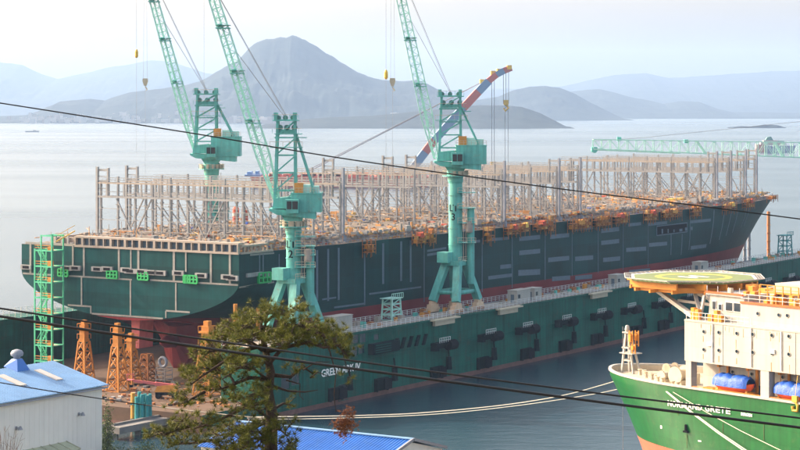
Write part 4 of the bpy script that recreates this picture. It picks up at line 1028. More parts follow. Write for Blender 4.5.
def small_boat():
    d = 5000.0; k = d / F; o = thing('small_boat', 'tiny dark boat alone on the pale water at the left', 'boat', ((32 - CX) * k, d, 0)); X = lambda x: (x - 32) * k
    mb = MB(); mb.prism([(X(25), 2.6), (X(26), -1), (X(38), -1), (X(39.5), 3)], 1, -4, 4); mb.build('hull', 'wire', o)
    mb = MB(); mb.lohi((X(33), -3, 2.6), (X(36), 3, 5)); mb.build('wheelhouse', 'skylight', o)
small_boat()

# ================================================================== DOCK FLOOR: towers, machines
def loc_floor(px, py): return on(px, py, PZ)
def lattice_tower(px, py_base, py_top, label, wb=3.2, head=True, col='towerorange'):
    p = loc_floor(px, py_base); k = p.y / F; h = H - (py_top - YH) * k - PZ
    o = thing('support_tower', label, 'support tower', (p.x, p.y, PZ + .004), TH, 'orange lattice support towers on the dock floor')
    hz = h * .66; wt = wb * .5
    for sx, sy in ((-1, -1), (1, -1), (1, 1), (-1, 1)):
        mb = MB(); mb.bar((sx * wb / 2, sy * wb / 2, 0), (sx * wt / 2, sy * wt / 2, hz), .3); mb.build('leg', col, o)
    mb = MB(); n = 4
    for i in range(n):
        a, b = i / n, (i + 1) / n; wa = (wb + (wt - wb) * a) / 2; w2 = (wb + (wt - wb) * b) / 2
        c = [V((x * wa, y * wa, hz * a)) for x, y in ((-1, -1), (1, -1), (1, 1), (-1, 1))]; e = [V((x * w2, y * w2, hz * b)) for x, y in ((-1, -1), (1, -1), (1, 1), (-1, 1))]
        for q in range(4): r = (q + 1) % 4; mb.bar(c[q], e[r], .17); mb.bar(c[r], e[q], .17); mb.bar(e[q], e[r], .2); mb.bar(c[q], c[r], .2)
    mb.build('bracing', col, o)
    if head:
        mb = MB(); mb.lohi((-wt * .5, -wt * .5, hz), (wt * .5, wt * .5, hz + .5)); mb.lohi((-wt * .42, -wt * .42, hz + .5), (wt * .42, wt * .42, h - 1)); mb.lohi((-wt * .62, -wt * .62, h * .84), (wt * .62, wt * .62, h * .84 + .35)); mb.lohi((-wt * .28, -wt * .28, h - 1), (wt * .28, wt * .28, h))
        mb.build('jacking_column', col, o)
        mb = MB()
        for z in (h * .84 + .35, hz + .5):
            for x, y in ((-1, -1), (1, -1), (1, 1), (-1, 1)): mb.bar((x * wt * .62, y * wt * .62, z), (x * wt * .62, y * wt * .62, z + 1), .08)
            for (x, y), (x2, y2) in zip(((-1, -1), (1, -1), (1, 1), (-1, 1)), ((1, -1), (1, 1), (-1, 1), (-1, -1))): mb.bar((x * wt * .62, y * wt * .62, z + 1), (x2 * wt * .62, y2 * wt * .62, z + 1), .08)
        mb.build('guard_rail', col, o)
lattice_tower(84, 382, 320, 'orange lattice tower nearest to the green stair tower, beside the blue roof')
lattice_tower(117.5, 391, 323, 'orange lattice tower standing in front, to the right of the blue roof')
lattice_tower(131, 384, 333, 'orange lattice tower half hidden just behind the foremost one', 3.2)
lattice_tower(147, 381, 340, 'rusty lattice tower under the pink rudder horn', 3.2, False, 'rusty')
lattice_tower(207.5, 395, 321, 'tall orange tower under the starboard quarter beside the pine', 4.2)
for px, pb, pt in ((235.5, 392, 304), (258, 388, 308)):
    p = loc_floor(px, pb); h = H - (pt - YH) * p.y / F - PZ; mb = MB(); mb.lohi((-.6, -.6, 0), (.6, .6, .4)); mb.tube([(0, 0, .4), (0, 0, h)], .42, 10)
    o = mb.build('shore_post', 'towerorange'); o.location = (p.x, p.y, PZ + .004); tag(o, 'slim orange post under the stern just left of the stern crane' if px > 240 else 'slim orange post rising above the pine under the stern', 'post', 'orange shoring posts')
def stair_tower():
    t0 = 48.0; s0 = s_of(48, t0); P = world(s0, t0, 0)
    o = thing('stair_tower', 'bright green scaffold stair tower standing against the ship transom', 'stair tower', (P.x, P.y, PZ + .004), TH)
    w, dp, hh, n = 5.4, 3.6, 30.3, 9; mb = MB()
    X_ = (-dp / 2, dp / 2); Y_ = (-w / 2, 0.3, w / 2 - .6)
    for x in X_:
        for y in Y_: mb.bar((x, y, 0), (x, y, hh - (3.0 if y > 1 else 0)), .26)
    for i in range(n + 1):
        z = hh * i / n
        if i == n: z -= .2
        for x in X_: mb.bar((x, Y_[0], z), (x, Y_[2] if i < n else Y_[1], z), .24)
        for y in Y_[:3 if i < n else 2]: mb.bar((X_[0], y, z), (X_[1], y, z), .2)
    mb.build('tower_frame', 'towergreen', o)
    for i in range(n - 1):
        mb = MB(); z = hh * i / n; z2 = hh * (i + 1) / n; a, b = (Y_[1] - .2, Y_[2]) ; a, b = (b, a) if i % 2 == 0 else (a, b)
        for x in (-.9, .3): mb.bar((x, a, z + .2), (x, b, z2), .12, .35)
        for q in range(8): f = q / 7; mb.box((-.3, a + (b - a) * f, z + .2 + (z2 - z - .2) * f), (1.2, .3, .06))
        mb.bar((-1.0, a, z + 1.3), (-1.0, b, z2 + 1.1), .09); mb.build('stair_flight', 'towergreen', o)
        mb = MB(); mb.lohi((X_[0], Y_[0], z2 - .1), (X_[1], Y_[1], z2 - .02)); mb.mi = 1
        rnd = random.Random(i); mb.lohi((X_[0] + .2, Y_[0] + .3, z2), (X_[0] + .9, Y_[0] + 1.4, z2 + rnd.uniform(.6, 1.4))); mb.bar((X_[0], Y_[0], z2 + 1.1), (X_[0], Y_[2], z2 + 1.1), .12); mb.bar((X_[0], Y_[0], z2 + .6), (X_[0], Y_[2], z2 + .6), .1)
        mb.build('landing', ['cream', 'orange'], o)
    mb = MB(); mb.bar((0, -2.2, hh - 1.5), (2.5, -5.4, hh + .8), 1.2, .25); mb.bar((0, -2.2, hh - .3), (2.5, -5.4, hh + 2), .12); mb.build('gangway', 'yellow', o)
stair_tower()
def boom_lift():
    p = on(167, 391, PZ + 1.4); P2 = on(131, 381, PZ + 4)
    o = thing('boom_lift', 'orange boom lift with a long pink boom laid low across the dock floor', 'boom lift', (p.x, p.y, PZ + .004))
    mb = MB(); mb.lohi((-2.2, -1.2, .7), (2.2, 1.2, 1.3)); mb.build('chassis', 'black', o)
    mb = MB(); mb.prism([(-2.4, 1.3), (2.0, 1.3), (2.2, 2.0), (1.2, 2.7), (-1.8, 2.5)], 1, -1.1, 1.1); mb.build('body', 'orange', o)
    for x in (-1.6, 1.6):
        for y in (-1.2, 1.2): mb = MB(); mb.tube([(x, y - .25, .55), (x, y + .25, .55)], .55, 14); mb.build('wheel', 'black', o)
    q = P2 - V((p.x, p.y, PZ)); q = V((q.x, q.y * .3, 3.6)); mb = MB(); mb.bar((2.0, 0, 2.3), V((2.0, 0, 2.3)).lerp(q, .5), .75, .7); mb.bar(V((2.0, 0, 2.3)).lerp(q, .45), q, .5, .5); mb.build('boom', 'pink', o)
    mb = MB(); mb.box(q + V((-.6, 0, .2)), (1.2, 1.6, .15)); 
    for a, b in ((-1.2, -.8), (0, -.8), (-1.2, .8), (0, .8)): mb.bar(q + V((a, b, .2)), q + V((a, b, 1.3)), .08)
    for a, b in (((-1.2, -.8), (0, -.8)), ((-1.2, .8), (0, .8)), ((-1.2, -.8), (-1.2, .8))): mb.bar(q + V((*a, 1.3)), q + V((*b, 1.3)), .08)
    mb.build('basket', 'pink', o)
boom_lift()
def bearing_stand():
    p = on(164, 383, PZ); o = thing('bearing_stand', 'grey ring on a light scaffold stand below the stern', 'stand', (p.x, p.y, PZ + .004), TH); mb = MB()
    for x in (-1.2, 1.2):
        for y in (-1.2, 1.2): mb.bar((x, y, 0), (x, y, 3.2), .12)
    for z in (.8, 1.7, 2.6, 3.2):
        for a, b in (((-1.2, -1.2), (1.2, -1.2)), ((1.2, -1.2), (1.2, 1.2)), ((1.2, 1.2), (-1.2, 1.2)), ((-1.2, 1.2), (-1.2, -1.2))): mb.bar((*a, z), (*b, z), .12)
    mb.build('stand_frame', 'steel', o)
    mb = MB(); n = 18; c = V((-.4, 0, 4.4)); rr = [c + V((0, math.cos(2 * math.pi * i / n) * .95, math.sin(2 * math.pi * i / n) * .95)) for i in range(n + 1)]; mb.tube(rr, .32, 8, False); mb.build('bearing_ring', 'steelcold', o)
bearing_stand()
def floor_gear():
    rnd = random.Random(17); mb = MB()
    for _ in range(170):
        px = rnd.uniform(100, 245); py = rnd.uniform(383, 407); p = loc_floor(px, py); mb.mi = rnd.choice((0, 0, 1, 0, 3, 0)); w = rnd.uniform(.2, .9)
        mb.box((p.x, p.y, PZ + .004 + .25 * w), (w, rnd.uniform(.3, 1.2), .5 * w), rnd.random() * 3)
    o = mb.build('dock_floor_gear', ['rusty', 'steel', 'orange', 'black'], kind='stuff'); tag(o, 'scattered beams, blocks and scraps on the dock floor', 'scrap')
floor_gear()
# cabins and small towers on the near wing wall
def cabin(px, w, h, label):
    t = TN + 3.0; s = s_of(px, t); P = world(s, t, 0); o = thing('cabin', label, 'cabin', (P.x, P.y, WZ + .05), TH, 'white cabins on the near dock wall')
    mb = MB(); mb.lohi((-w / 2, -1.3, 0), (w / 2, 1.3, h)); mb.lohi((-w / 2 - .12, -1.42, h), (w / 2 + .12, 1.42, h + .12))
    for q in range(int(w / .6)): x = -w / 2 + .3 + q * .6; mb.lohi((x - .04, -1.34, .1), (x + .04, -1.3, h - .1))
    mb.build('cabin_shell', 'white', o)
    mb = MB(); mb.lohi((-w / 2 - .04, -.5, .1), (-w / 2, .4, 2.1)); mb.build('door', 'sidestrip', o)
    mb = MB(); mb.lohi((-w / 2 + .5, -1.38, 1.2), (-w / 2 + 1.5, -1.35, 2.1)); mb.build('window', 'glass', o)
cabin(338, 7.0, 3.4, 'white cabin at the near end of the dock wall, beside the pine crown')
cabin(519, 6.6, 3.0, 'white cabin on the dock wall, first to the right of the middle crane')
cabin(533.5, 3.6, 2.9, 'small pale cabin second to the right of the middle crane')
cabin(617, 5.0, 3.0, 'white cabin on the dock wall right beside the helideck edge')
cabin(700, 5.0, 3.0, 'white cabin on the dock wall seen just above the helideck')
def trestle(px, t, w, h, col, label, z0=WZ + .05):
    s = s_of(px, t); P = world(s, t, 0); o = thing('access_tower', label, 'access tower', (P.x, P.y, z0), TH, 'small access towers on the dock wall'); mb = MB(); n = 4
    for sx in (-1, 1):
        for sy in (-1, 1): mb.bar((sx * w / 2, sy * w * .35, 0), (sx * w * .42, sy * w * .3, h), .3)
    for i in range(n + 1):
        z = h * i / n; f = .5 - .08 * i / n
        for sy in (-1, 1): mb.bar((-w * f, sy * w * .33, z), (w * f, sy * w * .33, z), .24)
        for sx in (-1, 1): mb.bar((sx * w * f, -w * .33, z), (sx * w * f, w * .33, z), .2)
        if i < n:
            for sy in (-1, 1): mb.bar((-w * f * (1 if i % 2 else -1), sy * w * .33, z), (w * f * (1 if i % 2 else -1), sy * w * .33, z + h / n), .16)
    mb.build('tower_frame', col, o); mb = MB(); mb.lohi((-w * .6, -w * .4, h), (w * .6, w * .4, h + .15))
    for q in range(7): mb.bar((-w * .6 + w * .2 * q, -w * .4, h + .15), (-w * .6 + w * .2 * q, -w * .4, h + 1.2), .1)
    mb.bar((-w * .6, -w * .4, h + 1.2), (w * .6, -w * .4, h + 1.2), .12); mb.build('top_platform', col, o)
trestle(391.5, -7, 3.9, 4.7, 'mintpale', 'pale green trestle tower on the dock wall left of the middle crane')
trestle(785, -8, 4.4, 6.6, 'tealpile', 'teal trestle tower standing on the dock wall past the bow')
for px, t, h, r, c, lb in ((768.5, 40, 13.0, .6, 'rusty', 'tall rusty shore post right under the bow flare'), (749, 30, 12.5, .55, 'steelcold', 'grey post under the bow, farther left of the pair'), (744.5, 30, 9.5, .5, 'steelcold', 'grey post under the bow, shorter of the pair')):
    s = s_of(px, t); P = world(s, t, 0); mb = MB(); mb.lohi((-1, -1, 0), (1, 1, .6)); mb.tube([(0, 0, .6), (0, 0, h + 6)], r, 10)
    for q in range(5): mb.lohi((-r - .12, -r - .12, 2 + q * 3), (r + .12, r + .12, 2.2 + q * 3))
    o = mb.build('bow_shore_post', c); o.location = (P.x, P.y, PZ + .004); tag(o, lb, 'post', 'posts under the bow')

# mooring dolphin and jetty by the quay
def dolphin():
    p = on(141, 431, 0); o = thing('mooring_dolphin', 'cluster of teal piles with one orange pile, standing in the water by the jetty', 'mooring dolphin', (p.x, p.y, 0)); rnd = random.Random(2); k = p.y / F
    for i, (dx, dy, c, h) in enumerate([(-8, 0, 'orange', 7.2), (-2, .6, 'tealpile', 7.3), (-3.6, -1.2, 'tealpile', 6.6), (1.5, -.9, 'tealpile', 7.0), (3.5, .8, 'tealpile', 6.9), (6.5, -.6, 'tealpile', 6.8), (8.6, .7, 'tealpile', 6.9)]):
        mb = MB(); mb.tube([(dx * k * 1.05, dy, -2.4), (dx * k * (1.0), dy, h)], .34 if c != 'orange' else .42, 12); mb.build('pile', c, o)
    mb = MB(); mb.lohi((-1.9, -.4, 4.9), (1.7, .4, 5.3)); mb.lohi((-1.9, -.4, 2.0), (1.7, .4, 2.4)); mb.build('pile_brace', 'tealpile', o)
dolphin()
def jetty():
    a = on(112, 427, 2.4); b = on(163, 417, 2.4)
    mb = MB(); mb.bar((a.x, a.y, 1.8), (b.x, b.y, 1.8), 3.6, 1.2); mb.bar((a.x, a.y + 1.4, 2.6), (b.x, b.y + 1.4, 2.6), .5, .4)
    d_ = (b - a)
    for f in (.06, .5, .94): c = a + d_ * f; mb.lohi((c.x - .5, c.y - .8, -2.4), (c.x + .5, c.y + .8, 1.3))
    o = mb.build('jetty', 'concrete'); tag(o, 'short grey concrete jetty behind the teal piles', 'jetty')
    mb = MB(); p = at(250, 416, 372); mb.lohi((p.x - 3, p.y - 3, -2.4), (p.x + 3, p.y + 3, 3.6)); mb.lathe([(.35, 0), (.3, .8), (.5, .9), (.5, 1.1)], (p.x, p.y, 3.6), 12)
    o = mb.build('mooring_block', 'concrete'); tag(o, 'concrete mooring block hidden behind the pine', 'mooring block'); return p
MOOR = jetty()

# ================================================================== OFFSHORE SHIP at the right
oa = math.atan2(-.772, .636)
O = at(617, 371, 345.0); OZ = 16.6
off = thing('offshore_ship', 'green hulled offshore ship with white superstructure and helideck, moored in front of the dock', 'ship', (O.x, O.y, 0), oa)
def ob(a, z):                                           # half breadth
    n = interp([(0, 2), (5.5, 7.0), (OZ, 0.0)], z)
    aa = a - interp([(-2.4, 8.5), (3, 7.6), (5.5, 6.6), (11, 3.6), (OZ, 0)], z); Lb = interp([(-2.4, 42), (5.5, 36), (OZ, 27)], z)
    if aa <= 0: return 0.0
    q = min(1, aa / Lb); return 11.4 * (1 - (1 - q) ** 2.3) ** .62
def off_hull():
    NA, NZ = 40, 18; Lmax = 80.0; vs = []; mb = MB()
    for i in range(NA + 1):
        for j in range(NZ + 1):
            z = [-2.4, 0, 2, 4, 5.4, 6.3, 7.2, 8.2, 9.2, 10.2, 11.2, 12.2, 13.2, 14.2, 15.0, 15.7, 16.2, 16.6, 17.5][j]; zz = min(z, OZ); a0 = interp([(-2.4, 8.5), (3, 7.6), (5.5, 6.6), (11, 3.6), (OZ, 0)], zz)
            a = a0 + (Lmax - a0) * (i / NA) ** 1.7; b = ob(a, zz); vs += [(a, -b, z), (a, b, z)]
    q = lambda i, j, k: (i * (NZ + 1) + j) * 2 + k
    for i in range(NA):
        for j in range(NZ):
            z = (vs[q(i, j, 0)][2] + vs[q(i, j + 1, 0)][2]) / 2
            mb.mi = 1 if z < 7.3 else 0
            n0 = len(mb.v)
            mb.add([vs[q(i, j, 0)], vs[q(i + 1, j, 0)], vs[q(i + 1, j + 1, 0)], vs[q(i, j + 1, 0)]], [(0, 1, 2, 3)])
            mb.add([vs[q(i + 1, j, 1)], vs[q(i, j, 1)], vs[q(i, j + 1, 1)], vs[q(i + 1, j + 1, 1)]], [(0, 1, 2, 3)])
    for j in range(NZ): mb.face([vs[q(NA, j, 0)], vs[q(NA, j, 1)], vs[q(NA, j + 1, 1)], vs[q(NA, j + 1, 0)]])
    h = mb.build('hull', ['shiphull', 'shipred'], off, smooth=False)
    import bmesh
    bm = bmesh.new(); bm.from_mesh(h.data); bmesh.ops.remove_doubles(bm, verts=bm.verts, dist=.001); bm.to_mesh(h.data); bm.free()
    h.data.polygons.foreach_set('use_smooth', [True] * len(h.data.polygons))
    mb = MB(); top = []
    for i in range(NA): mb.face([(vs[q(i, NZ, 0)][0], vs[q(i, NZ, 0)][1] * .985, OZ), (vs[q(i + 1, NZ, 0)][0], vs[q(i + 1, NZ, 0)][1] * .985, OZ), (vs[q(i + 1, NZ, 1)][0], vs[q(i + 1, NZ, 1)][1] * .985, OZ), (vs[q(i, NZ, 1)][0], vs[q(i, NZ, 1)][1] * .985, OZ)])
    mb.build('foredeck', 'cream', off)
    mb = MB()
    for k in (0, 1):
        for i in range(NA):
            a, b = V(vs[q(i, NZ, k)]), V(vs[q(i + 1, NZ, k)]); w_ = .22 * (1 if k == 0 else -1); o_ = V((.12, w_, 0)); z_ = V((0, 0, OZ + .01)); f_ = lambda p, z: V((p.x, p.y, z)) + o_
            mb.add([f_(a, OZ + .02), f_(b, OZ + .02), f_(b, OZ + .95), f_(a, OZ + .95)], [(0, 1, 2, 3)])
    mb.build('bulwark_lining', 'cream', off)
    mb = MB(); pts = [V(vs[q(i, NZ, 0)]) for i in range(NA, -1, -1)] + [V(vs[q(i, NZ, 1)]) for i in range(NA + 1)]
    for a, b in zip(pts, pts[1:]):
        if (a - b).length > .05: mb.bar(a + V((0, 0, .1)), b + V((0, 0, .1)), .5, .3)
    mb.build('bulwark_rail', 'white', off)
off_hull()
def off_q(a, z, offd=.05):
    e = .3; n = V((-(ob(a + e, z) - ob(a - e, z)) / (2 * e), -1, 0)).normalized(); n = V((n.x, n.y, 0)); return V((a, -ob(a, z), z)) + n * offd
def off_a(px, q):                                       # distance aft for a picture column on the plane q metres to port
    r = (px - CX) / F; return (r * (O.y - .636 * q) - O.x + .772 * q) / (.636 + r * .772)
def off_z(py, a, q): return H - (py - YH) * (O.y - .772 * a - .636 * q) / F
def off_pt(px, py):                                     # point on the port shell plating
    a = 15.0
    for _ in range(25):
        z = off_z(py, a, 9); q = 9.0
        for _ in range(6): q = ob(a, min(OZ, z)); z = off_z(py, a, q)
        a = .5 * a + .5 * off_a(px, q)
    return a, z
def off_name():
    a0, z0 = off_pt(668, 403.2); a1, z1 = off_pt(731, 411.6)
    txt = 'NORMAND GRETE'; adv = {'M': 1.3, ' ': .55, 'I': .45}; tot = sum(adv.get(c, 1) for c in txt); x = 0
    for c in txt:
        w = adv.get(c, 1)
        if c != ' ':
            f = (x + w / 2) / tot; a = a0 + (a1 - a0) * f; z = z0 + (z1 - z0) * f
            me = text_mesh(c, 1.25, 'paintwhite', .02, .02); o = link('name_letter', me, off); o.location = off_q(a, z, .10)
            e = .4; tg = off_q(a + e, z) - off_q(a - e, z); o.rotation_euler = (R(90), 0, math.atan2(tg.y, tg.x)); o.scale = ((a1 - a0) / tot * w / 1.05 * .95, 1, 1)
            wid = max(v.co.x for v in me.vertices) - min(v.co.x for v in me.vertices); o.scale = ((a1 - a0) / tot * w * .86 / max(wid, .2), 1, 1)
        x += w
    a, z = off_pt(747, 414.8); me = text_mesh('BERGEN', .6, 'paintwhite', .02, .02); o = link('home_port_lettering', me, off); o.location = off_q(a, z, .10); o.rotation_euler = (R(90), 0, 0)
off_name()
def off_super():
    Z0 = 21.7; Z1 = 28.1; aF = 25.7; P = 11.3
    mb = MB(); mb.lohi((aF, -P, Z0), (80, P, Z1))
    for a in (33.5, 47.6): mb.lohi((a - .06, -P - .05, Z0), (a + .06, -P, Z1))
    mb.lohi((aF, -P - .08, Z1 - .25), (80, -P, Z1 - .05))
    acc = mb.build('accommodation_block', 'white', off)
    # portholes, two rows
    def port(a, z, par, q=P):
        mb = MB(); mb.tube([(a, -q - .09, z), (a, -q + .02, z)], .34, 14); r = mb.build('porthole', 'white', par)
        mb = MB(); mb.tube([(a, -q - .12, z), (a, -q - .095, z)], .25, 14); mb.build('porthole_glass', 'glass', r)
    for px in (704, 719, 737, 753, 772, 789):
        for py in (331.5, 349.5):
            a = off_a(px, P); port(a, off_z(py + (px - 704) * .055, a, P), acc)
    # inner wall behind the lifeboats, pillars
    mb = MB(); mb.lohi((aF + .5, -7.6, OZ), (80, 7.6, Z0)); rc = mb.build('recess_wall', 'white', off)
    for px in (733, 752, 783): a = off_a(px, 7.6); port(a, off_z(372 + (px - 733) * .1, a, 7.6), rc, 7.6)
    for x0, x1 in ((aF + .2, aF + 1.3), (off_a(764.5, P) - .8, off_a(764.5, P) + .8), (58, 59.4)): mb = MB(); mb.lohi((x0, -P + .05, OZ), (x1, -P + 1.4, Z0)); mb.build('pillar', 'white', off)
    mb = MB(); a = aF + 1.5
    while a < 80: mb.bar((a, -P + .2, OZ), (a, -P + .2, OZ + 1.25), .07); a += 1.1
    for h in (.45, .85, 1.25): mb.bar((aF + 1.4, -P + .2, OZ + h), (80, -P + .2, OZ + h), .06)
    mb.build('side_rail', 'shiporange', off)
    mb = MB(); rnd = random.Random(6)
    for px, w, h, m in ((705, 1.2, .9, 1), (711, 2.0, 1.2, 0), (722, 1.6, 1.4, 0), (733, 3.0, 1.6, 2), (741, 2.2, 1.1, 0), (746, 1.2, .9, 1), (779, 1.6, 1.2, 2), (786, 1.6, .9, 1), (795, 2.2, 1.8, 0)):
        a = off_a(px, 9.5); mb.mi = m; mb.lohi((a - w / 2, -10.2, OZ), (a + w / 2, -8.8, OZ + h))
    mb.build('deck_locker', ['shiporange', 'white', 'cream'], off, kind='stuff')
    # bridge deck above, set back, with big dark windows at its forward end
    a1 = off_a(708, 8.8); a2 = off_a(744, 8.8)
    mb = MB(); mb.prism([(a1, Z1), (a2 + .02, Z1), (a2 + .02, 32.0), (a1 + .5, 32.0)], 1, -8.8, 8.8); mb.lohi((a1 - .2, -9.1, 32.0), (a2, 9.1, 32.25)); br = mb.build('bridge_house', 'white', off)
    for px, w, h in ((714.5, .28, 1.2), (720.5, .25, .8), (729.5, .62, 1.25), (737.6, .62, 1.25)):
        a = off_a(px, 8.8); mb = MB(); mb.lohi((a - w - .12, -8.9, 29.8 - .12), (a + w + .12, -8.81, 29.8 + h + .12)); wf = mb.build('window_frame', 'whiterail', br); mb = MB(); mb.lohi((a - w, -8.96, 29.8), (a + w, -8.905, 29.8 + h)); mb.build('pane', 'glass', wf)
    mb = MB(); mb.lohi((a2 + .03, -9.6, Z1), (80, 9.6, 31.2)); up = mb.build('upper_house', 'white', off)
    mb = MB(); mb.lohi((a2, -9.75, 31.2), (80, -9.4, 31.5)); mb.lohi((a1 - .25, -9.2, 32.26), (a2, -8.9, 32.5)); mb.build('red_trim', 'boatred', up)
    for px, py in ((758, 313.5), (779, 315), (787.5, 315.5)): a = off_a(px, 9.6); port(a, off_z(py, a, 9.6), up, 9.6)
    mb = MB(); a = off_a(775, 6); mb.lohi((a, -6, 31.21), (80, 6, 34.3)); mb.lohi((a + 5, -4.5, 34.3), (72, 4.5, 36.5)); mb.build('funnel_house', 'white', off)
    mb = MB()
    for q in range(16): x = a1 + q * 2.2; mb.bar((x, -9.5 if x > a2 else -9.0, 31.3 if x > a2 else 32.3), (x, -9.5 if x > a2 else -9.0, 32.6 if x > a2 else 33.4), .06)
    mb.bar((a2, -9.5, 32.6), (80, -9.5, 32.6), .07); mb.bar((a2, -9.5, 32.0), (80, -9.5, 32.0), .06); mb.build('roof_rail', 'whiterail', off)
    mb = MB()
    for q in range(11): x = aF + .3 + q * 1.3; mb.bar((x, -P + .1, Z1), (x, -P + .1, Z1 + 1.2), .06)
    for h in (.6, 1.2): mb.bar((aF + .2, -P + .1, Z1 + h), (a2 + 3, -P + .1, Z1 + h), .06)
    mb.mi = 1
    for px in (695, 699, 712, 718, 722): x = off_a(px, 10); mb.lohi((x - .35, -10.6, Z1), (x + .35, -9.8, Z1 + random.uniform(.8, 1.8)))
    mb.build('ledge_gear', ['whiterail', 'shiporange'], off, kind='stuff')
    # orange gear under and behind the helideck
    mb = MB(); rnd = random.Random(12)
    for _ in range(46):
        x = rnd.uniform(a1 + .5, a2 + 10); y = rnd.uniform(-8.6, 3); b0 = 32.27 if x < a2 else 31.22; w = rnd.uniform(.3, 1.4); h = rnd.uniform(.3, 1.0) if x < a2 + 2 else rnd.uniform(.5, 2.0)
        mb.mi = rnd.choice((0, 0, 0, 1)); x2 = min(x + w, a2 - .05) if x < a2 else x + w
        mb.lohi((x, y, b0), (x2, y + w, b0 + h))
    mb.build('deck_machinery', ['shiporange', 'cream'], off, kind='stuff')
    mb = MB(); x = a2 + 1.6
    mb.lohi((x, -7, 32.8), (x + 7.5, -2, 32.95))
    for q in range(6):
        for y in (-7, -2): mb.bar((x + q * 1.5, y, 31.2), (x + q * 1.5, y, 34.0), .14)
    for z in (33.4, 34.0): mb.bar((x, -7, z), (x + 7.5, -7, z), .1); mb.bar((x, -2, z), (x + 7.5, -2, z), .1)
    mb.build('access_gantry', 'shiporange', off)
    mb = MB(); mb.bar((a2 + 5.5, 2, 31.2), (a2 + 5.5, 2, 42), .12); mb.bar((46, -6, 36.4), (46, -6, 39), .12); mb.build('aerial', 'whiterail', off)
off_super()
mb = MB(); a_ = off_a(797, 11.2); z_ = off_z(407, a_, 11.2); p_ = V((a_, -11.6, z_)); mb.tube([p_ + V((0, 0, .9)), p_ + V((.5, 0, .3)), p_ + V((.4, 0, -.5)), p_ + V((-.4, 0, -.5)), p_ + V((-.5, 0, .1))], .22, 8); mb.box(p_ + V((0, 0, 1.2)), (.9, .5, .9)); mb.bar(p_ + V((0, 0, 1.6)), p_ + V((0, 1.4, 9)), .06); mb.build('davit_hook', 'hookyellow', off)
def helideck():
    a0, q0, zt, rr = 18.6, 1.5, 33.7, 10.7
    c = V((a0, -q0, 0)); n = 8; pts = [(a0 + rr * math.cos(2 * math.pi * (i + .5) / n), -q0 + rr * math.sin(2 * math.pi * (i + .5) / n)) for i in range(n)]
    mb = MB(); mb.prism(pts, 2, zt - .35, zt); hd = mb.build('helideck', 'heligreen', off)
    def ring(r0, r1, z, m, name, seg=40):
        mb = MB()
        for i in range(seg):
            a, b = 2 * math.pi * i / seg, 2 * math.pi * (i + 1) / seg
            mb.face([(a0 + r0 * math.cos(a), -q0 + r0 * math.sin(a), z), (a0 + r1 * math.cos(a), -q0 + r1 * math.sin(a), z), (a0 + r1 * math.cos(b), -q0 + r1 * math.sin(b), z), (a0 + r0 * math.cos(b), -q0 + r0 * math.sin(b), z)])
        mb.build(name, m, hd)
    ring(5.2, 6.2, zt + .006, 'paintyellow', 'aiming_circle')
    mb = MB(); k = rr / 10.0
    for i in range(n):
        a, b = V((*pts[i], zt + .006)), V((*pts[(i + 1) % n], zt + .006)); ia = V((a0, -q0, zt + .006)).lerp(a, .955); ib = V((a0, -q0, zt + .006)).lerp(b, .955); mb.face([ia, a, b, ib])
    mb.build('edge_marking', 'paintwhite', hd)
    mb = MB()
    for dy in (-1.3, 1.3): mb.lohi((a0 - 2.0, -q0 + dy - .35, zt + .004), (a0 + 2.0, -q0 + dy + .35, zt + .012))
    mb.lohi((a0 - .35, -q0 - .95, zt + .004), (a0 + .35, -q0 + .95, zt + .012)); mb.build('letter_h', 'paintwhite', hd)
    # safety net round the edge
    mb = MB()
    for i in range(n):
        a, b = V((*pts[i], zt - .1)), V((*pts[(i + 1) % n], zt - .1)); oa_ = V((a0, -q0, zt + .15)) + (a - V((a0, -q0, zt - .1))) * 1.11; ob_ = V((a0, -q0, zt + .15)) + (b - V((a0, -q0, zt - .1))) * 1.11
        mb.bar(oa_, ob_, .12)
        for q in range(9): f = q / 8; mb.bar(a.lerp(b, f), oa_.lerp(ob_, f), .1)
        for f in (.35, .7): mb.bar(a.lerp(oa_, f), b.lerp(ob_, f), .06)
    mb.build('safety_net', 'white', hd)
    mb = MB()
    for i in range(7): y = -q0 - 9 + 3 * i; L_ = math.sqrt(max(0, (rr * .95) ** 2 - (y + q0) ** 2)); mb.bar((a0 - L_, y, zt - .9), (a0 + L_, y, zt - .9), .35, 1.0)
    for i in range(5): x = a0 - 8 + 4 * i; L_ = math.sqrt(max(0, (rr * .95) ** 2 - (x - a0) ** 2)); mb.bar((x, -q0 - L_, zt - 1.75), (x, -q0 + L_, zt - 1.75), .3, .5)
    for i in range(n):
        a, b = V((*pts[i], zt - 1.5)), V((*pts[(i + 1) % n], zt - 1.5)); a = V((a0, -q0, zt - 1.5)).lerp(a, .86); b = V((a0, -q0, zt - 1.5)).lerp(b, .86); mb.bar(a, b, .25, .8)
    mb.lohi((a0 - rr - 2.2, -q0 - 2, zt - 1.2), (a0 - rr + .5, -q0 + 2.5, zt - .7))
    mb.build('deck_girder', 'shiporange', off)
    for y in (-9.5, -q0 + 3, 8.5):
        mb = MB(); mb.bar((26.6, y, 28.1), (a0 - 3.5, y * .62 - .5, zt - 2.0), .8, .6); mb.bar((27.6, y, 28.1), (a0 + 5.0, y * .7, zt - 2.0), .5, .5); mb.bar((32.5, y, 28.1), (27.0, y * .8, zt - 2.0), .6, .5); mb.bar((27.3, y, 28.1), (27.3, y * .9, zt - 2.0), .4)
        mb.bar((a0 + 1.5, y * .7, zt - 3.4), (30, y * .85, zt - 3.4), .4); mb.build('helideck_strut', 'white', off)
helideck()
